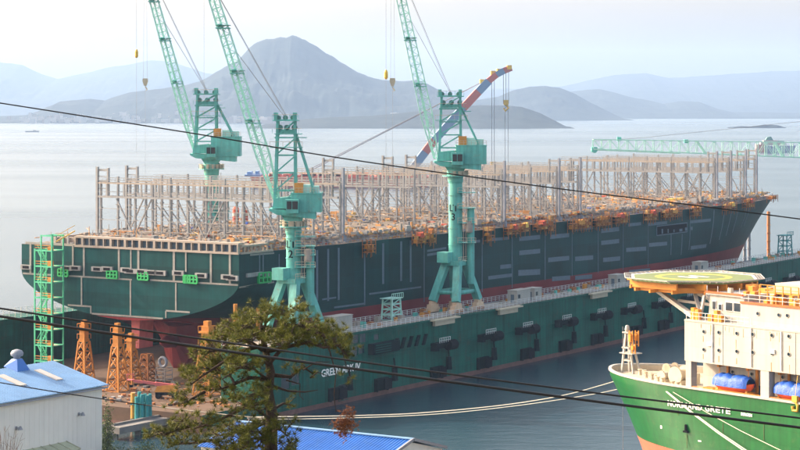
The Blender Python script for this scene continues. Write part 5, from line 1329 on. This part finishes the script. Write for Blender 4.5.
def foremast():
    mb = MB(); zt = OZ + 7.7
    mb.bar((2.0, -.9, OZ), (2.4, -.35, zt - 1.2), .32); mb.bar((2.0, .9, OZ), (2.4, .35, zt - 1.2), .32); mb.bar((4.6, -.8, OZ), (3.1, -.3, zt - 1.8), .3); mb.bar((4.6, .8, OZ), (3.1, .3, zt - 1.8), .3)
    for f in (.35, .7): mb.bar((2.1, -.9, OZ + 6 * f), (2.1, .9, OZ + 6 * f), .25); mb.bar((2.1, -.7, OZ + 6 * f), (4.2 - f, -.7, OZ + 6 * f), .25)
    mb.box((2.5, 0, zt - 1.0), (1.3, 1.3, .2)); mb.lathe([(.35, 0), (.45, .4), (.3, 1.0), (.1, 1.1)], (2.4, 0, zt - .9), 12); mb.box((3.2, 0, OZ + 3.3), (3.0, 2.4, .15)); m_ = mb.build('foremast', 'white', off)
    mb = MB()
    for x, y, z, h in ((3.4, -.5, zt - 3.6, 3.0), (3.9, .4, zt - 3.2, 2.6), (4.4, -.9, OZ + 3.4, 1.6)):
        mb.bar((x, y, z), (x, y, z + h), .16); mb.bar((x + .7, y, z), (x + .7, y, z + h), .16)
        for q in range(4): mb.bar((x, y, z + h * (q + .5) / 4), (x + .7, y, z + h * (q + .5) / 4), .1)
        mb.lohi((x, y - .3, z + h * .4), (x + .5, y + .2, z + h * .8))
    mb.build('mast_ladder', 'shiporange', m_)
    # windlass and mooring gear on the foredeck
    def drum(a, y, r, w):
        mb = MB()
        for s_ in (-1, 1): mb.tube([(a, y + s_ * w / 2 - .12, OZ + r), (a, y + s_ * w / 2 + .12, OZ + r)], r, 18)
        mb.tube([(a, y - w / 2, OZ + r), (a, y + w / 2, OZ + r)], r * .6, 14); mb.lohi((a - r * .9, y - w / 2, OZ), (a + r * .9, y + w / 2, OZ + r * .5)); mb.lohi((a + r * .5, y + w / 2, OZ), (a + r * 1.6, y + w, OZ + r * 1.2)); return mb.build('mooring_winch', 'cream', off)
    drum(off_a(680, 4), -4, 1.45, 2.2); drum(off_a(667, 3), -3, .9, 2.6); drum(off_a(671, -3), 3, 1.0, 2.0)
    mb = MB()
    for px, q in ((640, 1.0), (646, 2.5), (652, 3.6), (658, 5.6), (673, 7.5), (690, 9.0), (662, 0)):
        a = off_a(px, q); mb.lathe([(.32, 0), (.26, .2), (.26, .75), (.4, .85), (.4, 1.0)], (a, -q, OZ), 12); mb.lathe([(.32, 0), (.26, .2), (.26, .75), (.4, .85), (.4, 1.0)], (a + 1.2, -q - .2, OZ), 12)
    mb.build('bollard', 'cream', off, kind='stuff')
    mb = MB(); a, z = off_pt(687, 431.5); p = off_q(a, z, .25); mb.box(p, (.9, .4, .3)); mb.box(p + V((0, 0, .5)), (.25, .4, 1.2)); mb.build('anchor', 'black', off)
    mb = MB(); a, z = off_pt(661.5, 427); p = off_q(a, z, .06); mb.box(p, (.35, .06, .5)); p2 = off_q(*off_pt(700, 441), .06); mb.box(p2, (.6, .06, .2)); mb.build('hull_mark', 'paintwhite', off, kind='stuff')
foremast()
def off_wear():
    rnd = random.Random(31); mb = MB()
    for px in (704, 719, 737, 753, 772, 789):
        for z in (26.2, 23.4):
            if rnd.random() < .8:
                a = off_a(px, 11.3) + rnd.uniform(-.2, .2); h = rnd.uniform(.5, 1.5); w = rnd.uniform(.04, .1); mb.lohi((a - w, -11.3 - .012, z - .4 - h), (a + w, -11.3 - .004, z - .35))
    for _ in range(16): a = rnd.uniform(26, 52); h = rnd.uniform(.4, 1.6); mb.lohi((a, -11.3 - .012, 27.6 - h), (a + rnd.uniform(.05, .14), -11.3 - .004, 27.6))
    mb.build('rust_streak', mat('rust_run', (.30, .19, .10), .8, .3, 1.0), off, kind='stuff')
    mb = MB()
    for a, z in ((29.8, 16.6), (37.5, 16.6)): mb.lohi((a, -7.68, z + .1), (a + .9, -7.61, z + 2.1))
    mb.build('door', 'sidestrip', off, kind='stuff')
    mb = MB()
    for a in (31.5, 39.2, 45.0): mb.bar((a, -11.42, 22.0), (a, -11.42, 27.8), .12)
    for a in (30.5, 43.0): mb.lohi((a, -11.5, 24.4), (a + .8, -11.31, 25.0))
    mb.build('wall_pipe', 'whiterail', off, kind='stuff')
    mb = MB()
    for px, py, l in ((687, 434, 2.2), (723, 423, 1.6), (764, 423, 2.6), (678, 409, 1.0)):
        a, z = off_pt(px, py); p = off_q(a, z, .02); mb.box(p - V((0, 0, l / 2)), (.12, .05, l))
    mb.build('hull_streak', mat('hull_rust_run', (.05, .075, .02), .7, .3, 1.0), off, kind='stuff')
off_wear()
def lifeboat(px, label):
    q = 9.7; a = off_a(px, q); P0 = Matrix.Rotation(oa, 4, 'Z') @ V((a, -q, 0)); o = thing('lifeboat', label, 'lifeboat', (O.x + P0.x, O.y + P0.y, 18.6), oa, 'covered lifeboats in the side recess')
    L_ = 4.0; mb = MB(); vs = []; n = 14; m = 8
    for i in range(n + 1):
        u = -1 + 2 * i / n; w = 1.25 * (1 - abs(u) ** 3) ** .6 + .05; dz = .35 * abs(u) ** 3
        for j in range(m + 1): t = math.pi * j / m; vs.append((u * L_, -w * math.cos(t), dz - 1.35 * (1 - abs(u) ** 4) ** .5 * math.sin(t) + .25))
    fs = [(i * (m + 1) + j, (i + 1) * (m + 1) + j, (i + 1) * (m + 1) + j + 1, i * (m + 1) + j + 1) for i in range(n) for j in range(m)]; mb.add(vs, fs); mb.build('boat_hull', 'boatred', o, smooth=True)
    mb = MB(); vs = []; rnd = random.Random(int(px)); n = 22; m = 10
    for i in range(n + 1):
        u = -1.02 + 1.86 * i / n; w = 1.42 * (1 - min(1, abs(u)) ** 3.5) ** .5 + .12
        hh = (1.45 + .07 * math.sin(i * 1.7 + px) - (.3 if 11 < i < 14 else .12 if i == 7 else 0)) * (1 - min(1, abs(u)) ** 5) ** .5 + .15
        for j in range(m + 1): t = math.pi * j / m; f = 1 + .035 * rnd.uniform(-1, 1); vs.append((u * L_, -w * math.cos(t) * f, .12 + hh * math.sin(t) ** .75 * f - (.25 if j in (0, m) else 0)))
    fs = [(i * (m + 1) + j, i * (m + 1) + j + 1, (i + 1) * (m + 1) + j + 1, (i + 1) * (m + 1) + j) for i in range(n) for j in range(m)]; mb.add(vs, fs); mb.build('cover', 'blue', o, smooth=True)
    mb = MB()
    for x in (-2.6, -1.2, .3, 1.7):
        w_ = 1.47; mb.tube([(x, -w_, -.1), (x + .1, -w_ * .86, .95), (x, -.5, 1.55), (x + .1, .5, 1.6)], .035, 5)
    mb.build('lashing', 'cream', o, kind='stuff')
    for x in (-2.9, 2.9):
        mb = MB(); mb.bar((x, 2.0, -2.0), (x, 2.0, 2.9), .4); mb.bar((x, 2.0, 2.9), (x, -.4, 2.7), .35); mb.bar((x, 2.0, -1.2), (x, -.6, -.7), .35); mb.bar((x, 0, 2.7), (x, 0, 1.2), .08)
        mb.build('davit', 'shiporange', o)
lifeboat(734, 'lifeboat under a rumpled blue cover between the two white pillars')
lifeboat(796, 'lifeboat under a rumpled blue cover behind the second white pillar, cut by the picture edge')

# ================================================================== BUILDINGS IN FRONT
def wall_u(p, d): return V((p.x + UX * d, p.y + UZ * d, p.z))
def white_hall():
    P = at(103, 384.5, 330.0); ez = P.z
    o = thing('warehouse', 'white clad warehouse with pale blue gabled roof at the lower left', 'warehouse', (P.x, P.y, 3.2), TH)
    Ln, wd, rise = 46.0, 22.0, 2.85; e = ez - 3.2
    # local: +x along the wall away from us, -x towards the left; +y into the building
    mb = MB(); mb.prism([(0, 0), (wd, 0), (wd, e), (wd / 2, e + rise - .02), (0, e)], 0, -Ln, -.25); 
    mb.build('wall', 'wallwhite', o)
    mb = MB(); rx = -Ln + .2
    while rx < -.3: mb.lohi((rx, -.022, .1), (rx + .05, -.002, e - .2)); rx += 1.1
    mb.build('cladding_rib', 'wallwhite', o)
    for sgn in (0, 1):
        mb = MB(); y0, y1 = (-.7, wd / 2) if not sgn else (wd + .7, wd / 2); za = e - .7 * rise / (wd / 2) + .06; zb = e + rise + .06
        mb.add([(-Ln, y0, za), (.5, y0, za), (.5, y1, zb), (-Ln, y1, zb), (-Ln, y0, za + .14), (.5, y0, za + .14), (.5, y1, zb + .14), (-Ln, y1, zb + .14)], [(3, 2, 1, 0), (4, 5, 6, 7), (0, 1, 5, 4), (1, 2, 6, 5), (2, 3, 7, 6), (3, 0, 4, 7)] if not sgn else [(0, 1, 2, 3), (7, 6, 5, 4), (4, 5, 1, 0), (5, 6, 2, 1), (6, 7, 3, 2), (7, 4, 0, 3)])
        rf = mb.build('roof', 'roofblue', o)
        if not sgn:
            sl_ = rise / (wd / 2); RZ = lambda y: e + .06 + .14 + sl_ * y
            mb = MB(); x = -Ln + .3
            while x < .45: mb.add([(x, y0, RZ(y0)), (x + .09, y0, RZ(y0)), (x + .09, y1, RZ(y1)), (x, y1, RZ(y1)), (x, y0, RZ(y0) + .07), (x + .09, y0, RZ(y0) + .07), (x + .09, y1, RZ(y1) + .07), (x, y1, RZ(y1) + .07)], [(4, 5, 6, 7), (0, 1, 5, 4), (1, 2, 6, 5), (2, 3, 7, 6), (3, 0, 4, 7)]); x += .55
            mb.build('roof_seam', 'roofblue', rf)
            for (ax, ay, bx_, by) in ((35, 371, 62, 380), (0, 376, 24, 386)):
                # translucent strip running down the slope
                def on_roof(px, py):
                    y = 5.0; x = -8.0
                    for _ in range(60):
                        z = 3.2 + RZ(y); d = F * (H - z) / (py - YH); X = (px - CX) / F * d; dx, dy = X - P.x, d - P.y
                        x = dx * UX + dy * UZ; y = .5 * y + .5 * (-dx * UZ + dy * UX)
                    return x, y
                xa, ya = on_roof(ax, ay); xb, yb = on_roof(bx_, by); xm = (xa + xb) / 2
                mb = MB(); mb.add([(xm - .75, yb, RZ(yb)), (xm + .75, yb, RZ(yb)), (xm + .75, ya, RZ(ya)), (xm - .75, ya, RZ(ya)), (xm - .75, yb, RZ(yb) + .2), (xm + .75, yb, RZ(yb) + .2), (xm + .75, ya, RZ(ya) + .2), (xm - .75, ya, RZ(ya) + .2)], [(4, 5, 6, 7), (0, 1, 5, 4), (1, 2, 6, 5), (2, 3, 7, 6), (3, 0, 4, 7)]); mb.build('skylight', 'skylight', rf)
            vx, vy = on_roof(17, 368); mb = MB(); z = RZ(vy)
            mb.add([(vx - 1.5, vy - 1.5, z - .5), (vx + 1.5, vy - 1.5, z - .5), (vx + 1.5, vy + 1.5, z + .3), (vx - 1.5, vy + 1.5, z + .3), (vx - .6, vy - .6, z + 1.5), (vx + .6, vy - .6, z + 1.5), (vx + .6, vy + .6, z + 1.5), (vx - .6, vy + .6, z + 1.5)], [(4, 5, 6, 7), (0, 1, 5, 4), (1, 2, 6, 5), (2, 3, 7, 6), (3, 0, 4, 7)]); vb = mb.build('ventilator', 'roofdeep', rf)
            mb = MB(); mb.lathe([(.55, 1.5), (.55, 1.8), (.95, 2.0), (1.05, 2.4), (.8, 2.8), (.2, 3.0)], (vx, vy, z), 18); mb.build('ventilator_turbine', 'steelcold', vb, smooth=True)
    mb = MB(); mb.lohi((-Ln, -.75, e - .55), (.5, -.5, e - .3)); mb.build('gutter', 'steelcold', o)
    for px, py in ((16, 427), (78.5, 413)):
        r = (px - CX) / F; x = (r * P.y - P.x) / (UX - r * UZ); d = P.y + x * UZ; z = H - (py - YH) * d / F - 3.2
        mb = MB(); mb.bar((x, -.05, z - .2), (x, -.9, z), .14); mb.lathe([(.14, .4), (.42, -.15)], (x, -.9, z - .2), 12); mb.lohi((x - .2, -.12, z - .45), (x + .2, -.05, z + .1)); mb.build('wall_lamp', 'wire', o)
    pa = (14, 447); r = (pa[0] - CX) / F; xa = (r * P.y - P.x) / (UX - r * UZ); r = (66 - CX) / F; xb = (r * P.y - P.x) / (UX - r * UZ); z = H - (444 - YH) * (P.y + xa * UZ) / F - 3.2
    mb = MB(); z = 4.2; mb.add([(xa, -.06, z + .9), (xb, -.06, z + .9), (xb, -3.0, z), (xa, -3.0, z), (xa, -.06, z + 1.0), (xb, -.06, z + 1.0), (xb, -3.0, z + .1), (xa, -3.0, z + .1)], [(0, 1, 2, 3), (7, 6, 5, 4), (0, 4, 5, 1), (1, 5, 6, 2), (2, 6, 7, 3), (3, 7, 4, 0)])
    for i in range(7): x = xa + (xb - xa) * i / 6; mb.bar((x, -.06, z + 1.06), (x, -3.05, z + .14), .1)
    mb.bar((xa, -.1, z - 1.2), (xa, -2.9, z), .12); mb.bar((xb, -.1, z - 1.2), (xb, -2.9, z), .12); mb.build('awning', 'awning', o)
white_hall()
def blue_shed():
    A = at(280, 426.5, 292.0); o = thing('shed', 'low shed with a bright corrugated blue roof at the bottom edge', 'shed', (A.x, A.y, 3.2), TH)
    e = A.z - 3.2; Ln = 22.3; W2 = 9.0; drop = 2.3            # ridge runs along -y (to the right), slope falls towards -x
    prof = lambda y: None
    mb = MB(); n = int((Ln + 8) / .5); vs = []
    for i in range(n):
        for q, b in ((0, 0), (.22, 0), (.30, .10), (.42, .10)):
            y = 8 - .5 * i - q; vs += [(.1, y, e + b), (-W2, y, e - drop + b)]
    fs = [(2 * i, 2 * i + 1, 2 * i + 3, 2 * i + 2) for i in range(n * 4 - 1)]; mb.add(vs, fs)
    rf = mb.build('roof', 'roofdeep', o)
    mb = MB(); mb.bar((.15, 8, e + .16), (.15, -Ln, e + .16), .7, .14); mb.build('ridge_cap', 'roofblue', rf)
    mb = MB(); mb.add([(.4, 8, e), (.4, -Ln, e), (W2, -Ln, e - drop), (W2, 8, e - drop)], [(0, 1, 2, 3)]); mb.build('roof', 'roofdeep', o)
    mb = MB(); mb.prism([(-W2 + .6, 0), (W2 - .6, 0), (W2 - .6, e - drop - .1), (0, e - .3), (-W2 + .6, e - drop - .1)], 1, -Ln + .4, 7.6); mb.build('wall', 'wallwhite', o)
    mb = MB(); mb.bar((.1, -Ln + .02, e + .05), (-W2, -Ln + .02, e - drop + .05), .3, .4); mb.bar((.3, -Ln + .02, e + .05), (W2, -Ln + .02, e - drop + .05), .3, .4); mb.build('gable_trim', 'wire', rf)
blue_shed()

# ================================================================== PLANTS
def pine():
    D = 62.0; base = at(272, 475, D); k = D / F
    gz = 42.0
    rnd = random.Random(77); o = thing('pine_tree', 'gnarled old pine with a bare trunk and dead brown twig, standing in the foreground', 'tree', (base.x, D, gz))
    def T(px, py, dy=0.0): p = at(px, py, D); return V((p.x - base.x, dy, p.z - gz))
    trunk = [V((.1, 0, -.5)), T(271, 470), T(271, 440), T(272, 415), T(268, 392), T(271, 372), T(266, 352), T(262, 335), T(266, 322)]
    mb = MB(); mb.tube(trunk, [.26, .23, .20, .18, .16, .13, .10, .07, .04], 10)
    tips = []
    def limb(pts, r0, r1, twigs=6, spread=.55, tuft=True):
        pts = [V(p) for p in pts]; n = len(pts); mb.tube(pts, [r0 + (r1 - r0) * i / (n - 1) for i in range(n)], 7)
        for _ in range(twigs):
            f = rnd.uniform(.35, 1.0) * (n - 1); i = min(int(f), n - 2); p = pts[i].lerp(pts[i + 1], f - i)
            d = V((rnd.uniform(-1, 1), rnd.uniform(-1, 1), rnd.uniform(-.25, .9))) * spread * rnd.uniform(.5, 1.1); q = p + d; mb.tube([p, p + d * .5 + V((0, 0, .05)), q], [r1 * .9, r1 * .6, .012], 5)
            tips.append(q)
            for _ in range(2):
                e = q - d * rnd.uniform(0, .6) + V((rnd.uniform(-1, 1), rnd.uniform(-1, 1), rnd.uniform(-.2, .6))) * .32; mb.tube([q - d * .3, e], [.014, .008], 4); tips.append(e)
        tips.append(pts[-1])
    L = [([(266, 352), (250, 345), (236, 341), (226, 341)], .9, 7), ([(268, 365), (285, 345), (303, 336), (322, 334), (335, 338)], .5, 11), ([(262, 335), (250, 326), (242, 328), (236, 331)], -.4, 6),
         ([(266, 322), (275, 314), (288, 318)], .2, 8), ([(264, 335), (280, 326), (296, 322), (310, 326)], -.6, 9), ([(262, 335), (262, 322), (270, 312)], -.2, 8), ([(264, 345), (240, 350), (222, 362), (205, 372), (194, 380)], -.8, 12),
         ([(270, 380), (250, 378), (236, 384), (222, 390), (205, 392)], .3, 9), ([(270, 375), (290, 378), (302, 370), (312, 378)], .7, 2), ([(271, 400), (250, 404), (232, 412), (215, 420), (196, 424)], -.6, 10), ([(272, 420), (250, 430), (230, 436), (212, 440)], .5, 8),
         ([(232, 340), (222, 350), (210, 352), (204, 356)], .1, 8), ([(322, 334), (336, 342), (344, 352), (348, 358)], .1, 7), ([(303, 336), (318, 345), (330, 352)], .6, 5), ([(250, 345), (240, 330), (246, 320)], .5, 8),
         ([(266, 352), (290, 345), (310, 340), (325, 344), (342, 340)], -.9, 8), ([(205, 392), (192, 398), (186, 404)], -.4, 7), ([(196, 424), (178, 428), (166, 432), (160, 428)], -.5, 8), ([(212, 440), (190, 444), (172, 446)], .2, 8), ([(235, 384), (228, 376), (214, 376)], .6, 6),
         ([(272, 410), (283, 405), (292, 408)], .4, 1), ([(250, 404), (240, 396), (228, 400)], .2, 6), ([(270, 430), (258, 440), (245, 446)], -.4, 6), ([(222, 362), (212, 366), (200, 362)], .4, 7)]
    for pts, dy, tw in L:
        n = len(pts); limb([T(a, b, dy * i / (n - 1) * 1.4) + V((0, rnd.uniform(-.1, .1), 0)) for i, (a, b) in enumerate(pts)], .07 if len(pts) > 3 else .05, .022, tw)
    for pts, dy, tw in [([(271, 420), (262, 408), (252, 398)], -1.3, 8), ([(271, 440), (260, 428), (246, 424)], -1.2, 8), ([(268, 380), (256, 366), (244, 362)], -1.2, 8), ([(266, 352), (276, 342), (284, 340)], -1.2, 8),
                        ([(266, 352), (254, 340), (248, 334)], -1.1, 8), ([(264, 340), (286, 334), (300, 330)], -1.0, 8), ([(266, 362), (240, 366), (226, 374)], -.9, 8), ([(262, 335), (244, 337), (230, 345)], .9, 6), ([(266, 352), (290, 336), (318, 338)], 1.0, 8)]:
        n = len(pts); limb([T(a, b, dy * i / (n - 1) * 1.2) for i, (a, b) in enumerate(pts)], .05, .02, tw, .5)
    for pts, dy, tw in [([(272, 452), (262, 442), (250, 438)], -1.3, 8), ([(272, 456), (284, 447), (297, 445)], -1.1, 7), ([(271, 432), (280, 425), (289, 428)], -1.1, 5), ([(271, 440), (258, 434), (244, 432)], -1.2, 7), ([(271, 400), (262, 392), (250, 390)], -1.2, 6), ([(212, 440), (222, 446), (236, 450)], -.4, 6), ([(272, 460), (240, 452), (214, 456)], -.8, 8)]:
        n = len(pts); limb([T(a, b, dy * i / (n - 1) * 1.2) for i, (a, b) in enumerate(pts)], .05, .02, tw, .5)
    # bare twigs on the right, one of them dangling a dead brown spray
    mb.tube([T(270, 385), T(288, 391), (T(305, 392)), T(318, 390)], [.05, .035, .025, .012], 6)
    mb.tube([T(322, 334), T(330, 352), T(336, 374), T(334, 395), T(336, 412)], [.03, .025, .02, .018, .012], 6)
    mb.tube([T(286, 380), T(300, 384), T(300, 396), T(304, 400)], [.03, .022, .014, .008], 5)
    for a in ([T(310, 378), T(318, 372), T(330, 377)], [T(322, 334), T(340, 345), T(350, 377)], [T(303, 370), T(316, 362), T(330, 362)]): mb.tube(a, [.025, .018, .01], 5)
    mb.build('trunk', 'bark', o, smooth=True)
    extra = [T(px, py, rnd.uniform(-.5, .5)) for px, py in [(348, 377), (352, 379), (343, 376), (345, 344), (350, 350), (351, 346), (349, 340), (340, 334), (325, 330)]]
    cm = MB(); 
    def tuft(mbx, p, n, ln, w, up=.35):
        ax = V((rnd.uniform(-1, 1), rnd.uniform(-1, 1), rnd.uniform(-.2, 1) + up)).normalized()
        for _ in range(n):
            d = (ax * rnd.uniform(.1, 1) + V((rnd.uniform(-1, 1), rnd.uniform(-1, 1), rnd.uniform(-.8, 1)))).normalized() * ln * rnd.uniform(.6, 1.15)
            s_ = d.cross(V((rnd.uniform(-1, 1), rnd.uniform(-1, 1), rnd.uniform(-1, 1))))
            if s_.length < 1e-4: continue
            s_ = s_.normalized() * w; mbx.face([p - s_, p + s_, p + d])
    for q in tips + extra:
        for _ in range(rnd.choice((1, 2, 2))):
            tuft(cm, q + V((rnd.gauss(0, .12), rnd.gauss(0, .16), rnd.gauss(0, .09))), 52, .20, .0062, .6)
    cm.build('crown', 'needles', o)
    dm = MB()
    for _ in range(260):
        a = rnd.uniform(0, 2 * math.pi); r = .13 + rnd.gauss(0, .07); p = T(345, 423) + V((r * 1.6 * math.cos(a), rnd.uniform(-.12, .12), r * 2.0 * math.sin(a))); 
        if math.cos(a) < -.2 and math.sin(a) > .1 and rnd.random() < .4: continue
        tuft(dm, p, 14, .10, .008, -.4)
    dm.build('dead_spray', 'deadneedles', o)
    return tips
pine()
def bush(px, py, D, w, h, n, label, leafsize, m='leaves', name='shrub', seed=1, z_ground=3.2, stems=4):
    rnd = random.Random(seed); p = at(px, py, D); o = thing(name, label, 'shrub' if name == 'shrub' else 'tree', (p.x, D, z_ground)); top = p.z - z_ground
    mb = MB(); cs = []
    for i in range(stems + 3):
        e = V((rnd.uniform(-w, w) * .5, rnd.uniform(-w, w) * .4, top - h * rnd.uniform(.1, .8))); mb.tube([(rnd.uniform(-.1, .1), 0, -.3), (e.x * .4, e.y * .4, e.z * .6), e], [.12, .08, .02], 6); cs.append(e)
    mb.build('stem', 'bark', o); cm = MB()
    for _ in range(n):
        c = rnd.choice(cs); q = c + V((rnd.gauss(0, w * .20), rnd.gauss(0, w * .2), rnd.gauss(0, h * .20)))
        a = V((rnd.uniform(-1, 1), rnd.uniform(-1, 1), rnd.uniform(-1, 1))).normalized() * leafsize; b = a.cross(V((rnd.uniform(-1, 1), rnd.uniform(-1, 1), rnd.uniform(-1, 1)))).normalized() * leafsize * .4
        cm.face([q - a, q + b, q + a, q - b])
    cm.build('crown', m, o)
bush(107, 412, 338, 1.8, 8, 1500, 'slim green shrub growing at the corner of the white warehouse', .22, seed=3)
bush(124, 445, 330, 4.5, 4.5, 1500, 'dark green treetop at the bottom edge beside the warehouse corner', .2, name='small_tree', seed=4)
bush(146, 446, 325, 4.0, 4.5, 1400, 'dark green treetop at the bottom edge next to the pine', .2, name='small_tree', seed=9)
def bare_bush():
    rnd = random.Random(14); D = 120.0; p = at(4, 455, D); o = thing('bare_shrub', 'leafless grey shrub at the lower left corner', 'shrub', (p.x, D, p.z - 3)); mb = MB()
    for _ in range(26):
        e = V((rnd.uniform(-1.2, 1.2), rnd.uniform(-.8, .8), 3 + rnd.uniform(.4, 1.9))); s_ = V((rnd.uniform(-.3, .3), 0, 0)); mb.tube([s_, s_ + (e - s_) * .5 + V((rnd.uniform(-.1, .1), 0, .2)), e], [.04, .025, .008], 5)
        for _ in range(4): f = rnd.uniform(.5, .95); c = s_.lerp(e, f); mb.tube([c, c + V((rnd.uniform(-.4, .4), rnd.uniform(-.3, .3), rnd.uniform(.1, .5)))], [.012, .006], 4)
    mb.build('branches', mat('grey_twig', (.16, .13, .11), .9, .2, 3), o)
bare_bush()

# ================================================================== CABLES AND ROPES
def curve_cable(name, pix, r, m, label, cat, group=None):
    """pix: (px, py, depth) points; drawn as a smooth tube"""
    P = [at(*p) for p in pix]; out = []
    for i in range(len(P) - 1):
        p0 = P[max(i - 1, 0)]; p1, p2 = P[i], P[i + 1]; p3 = P[min(i + 2, len(P) - 1)]
        for q in range(8):
            t = q / 8; out.append(.5 * ((2 * p1) + (p2 - p0) * t + (2 * p0 - 5 * p1 + 4 * p2 - p3) * t * t + (3 * p1 - p0 - 3 * p2 + p3) * t ** 3))
    out.append(P[-1]); mb = MB(); mb.tube(out, r, 6); o = mb.build(name, m); tag(o, label, cat, group); return o
G = 'overhead cables crossing the picture'
curve_cable('power_cable', [(-60, 94, 46), (0, 103, 46), (200, 134.5, 46), (350, 159.5, 46), (550, 187.5, 46), (700, 206, 46), (800, 219, 46), (860, 226, 46)], .016, 'cable', 'thin overhead cable running across the cranes and the ship deck', 'cable', G)
curve_cable('power_cable', [(-60, 299, 30), (0, 308.3, 30), (120, 326.7, 30), (250, 346, 30), (400, 367.3, 30), (600, 393.5, 30), (800, 418, 30), (860, 425, 30)], .015, 'cable', 'upper of the two thick cables sagging across the pine and dock', 'cable', G)
curve_cable('power_cable', [(-60, 307, 28), (0, 316.3, 28), (120, 335, 28), (250, 354.5, 28), (400, 375, 28), (600, 402, 28), (800, 427.5, 28), (860, 435, 28)], .020, 'cable', 'lower and thicker of the two cables sagging across the pine and dock', 'cable', G)
curve_cable('power_cable', [(-40, 376, 70), (0, 382.6, 70), (50, 391, 70), (103, 399, 70), (160, 407, 70), (220, 414, 66), (270, 419, 62.3)], .020, 'cable', 'thin cable passing in front of the white warehouse wall', 'cable', G)
m0 = at(620, 378.5, 344)
G2 = 'pale mooring lines of the offshore ship'
dm = MOOR.y
curve_cable('mooring_line', [(250, 417, dm), (300, 416.5, 368), (360, 415.5, 364), (420, 413, 360), (500, 405.5, 354), (560, 396, 349), (604, 384.5, 346), (622, 378.5, 344)], .085, 'rope', 'upper pale mooring line stretched from the pine to the green bow', 'rope', G2)
curve_cable('mooring_line', [(250, 419, dm), (300, 419, 368), (380, 417, 362), (450, 413, 357), (530, 404, 351), (600, 393, 346), (628, 386.5, 343)], .075, 'rope', 'lower pale mooring line stretched from the pine to the green bow', 'rope', G2)
def bow_line(a, b, r, label):
    pa, za = off_pt(*a); w0 = Matrix.Rotation(oa, 4, 'Z') @ off_q(pa, za, .2) + O - V((0, 0, O.z)); e = at(b[0], b[1], b[2]); P = [w0.lerp(e, f) - V((0, 0, 4 * .6 * f * (1 - f))) for f in (0, .25, .5, .75, 1)]
    mb = MB(); mb.tube(P, r, 6); tag(mb.build('mooring_line', 'rope'), label, 'rope', G2)
bow_line((667, 391.5), (775, 470, 292), .085, 'pale mooring line from the bow fairlead slanting down, lower of the close pair')
bow_line((668, 391.5), (779, 470, 293), .075, 'pale mooring line from the bow fairlead slanting down, upper of the close pair')
bow_line((674, 392), (815, 465, 295), .055, 'thin pale mooring line slanting down under the ship name')
mb = MB(); p = at(622.5, 374, 344); mb.tube([(p.x, p.y - .4, p.z + 8), (p.x, p.y - .5, p.z), (p.x, p.y - .6, -1)], .04, 5); tag(mb.build('anchor_wire', 'wire'), 'thin vertical wire dropping from the foremast past the bow to the water', 'wire')

# ================================================================== HAZE over the whole bay
hm = bpy.data.materials.new('sea_haze'); hm.use_nodes = True
nt = hm.node_tree
for n in list(nt.nodes):
    if n.type == 'BSDF_PRINCIPLED': nt.nodes.remove(n)
pv = nt.nodes.new('ShaderNodeVolumePrincipled'); pv.inputs['Color'].default_value = (0.42, 0.63, 1.0, 1); pv.inputs['Density'].default_value = HAZE_DENSITY
pv.inputs['Anisotropy'].default_value = 0.2
nt.links.new(pv.outputs[0], nt.nodes['Material Output'].inputs['Volume'])
mb = MB(); mb.lohi((-7000, -190, -4), (7000, 21000, 640)); mb.build('haze', hm, kind='stuff')
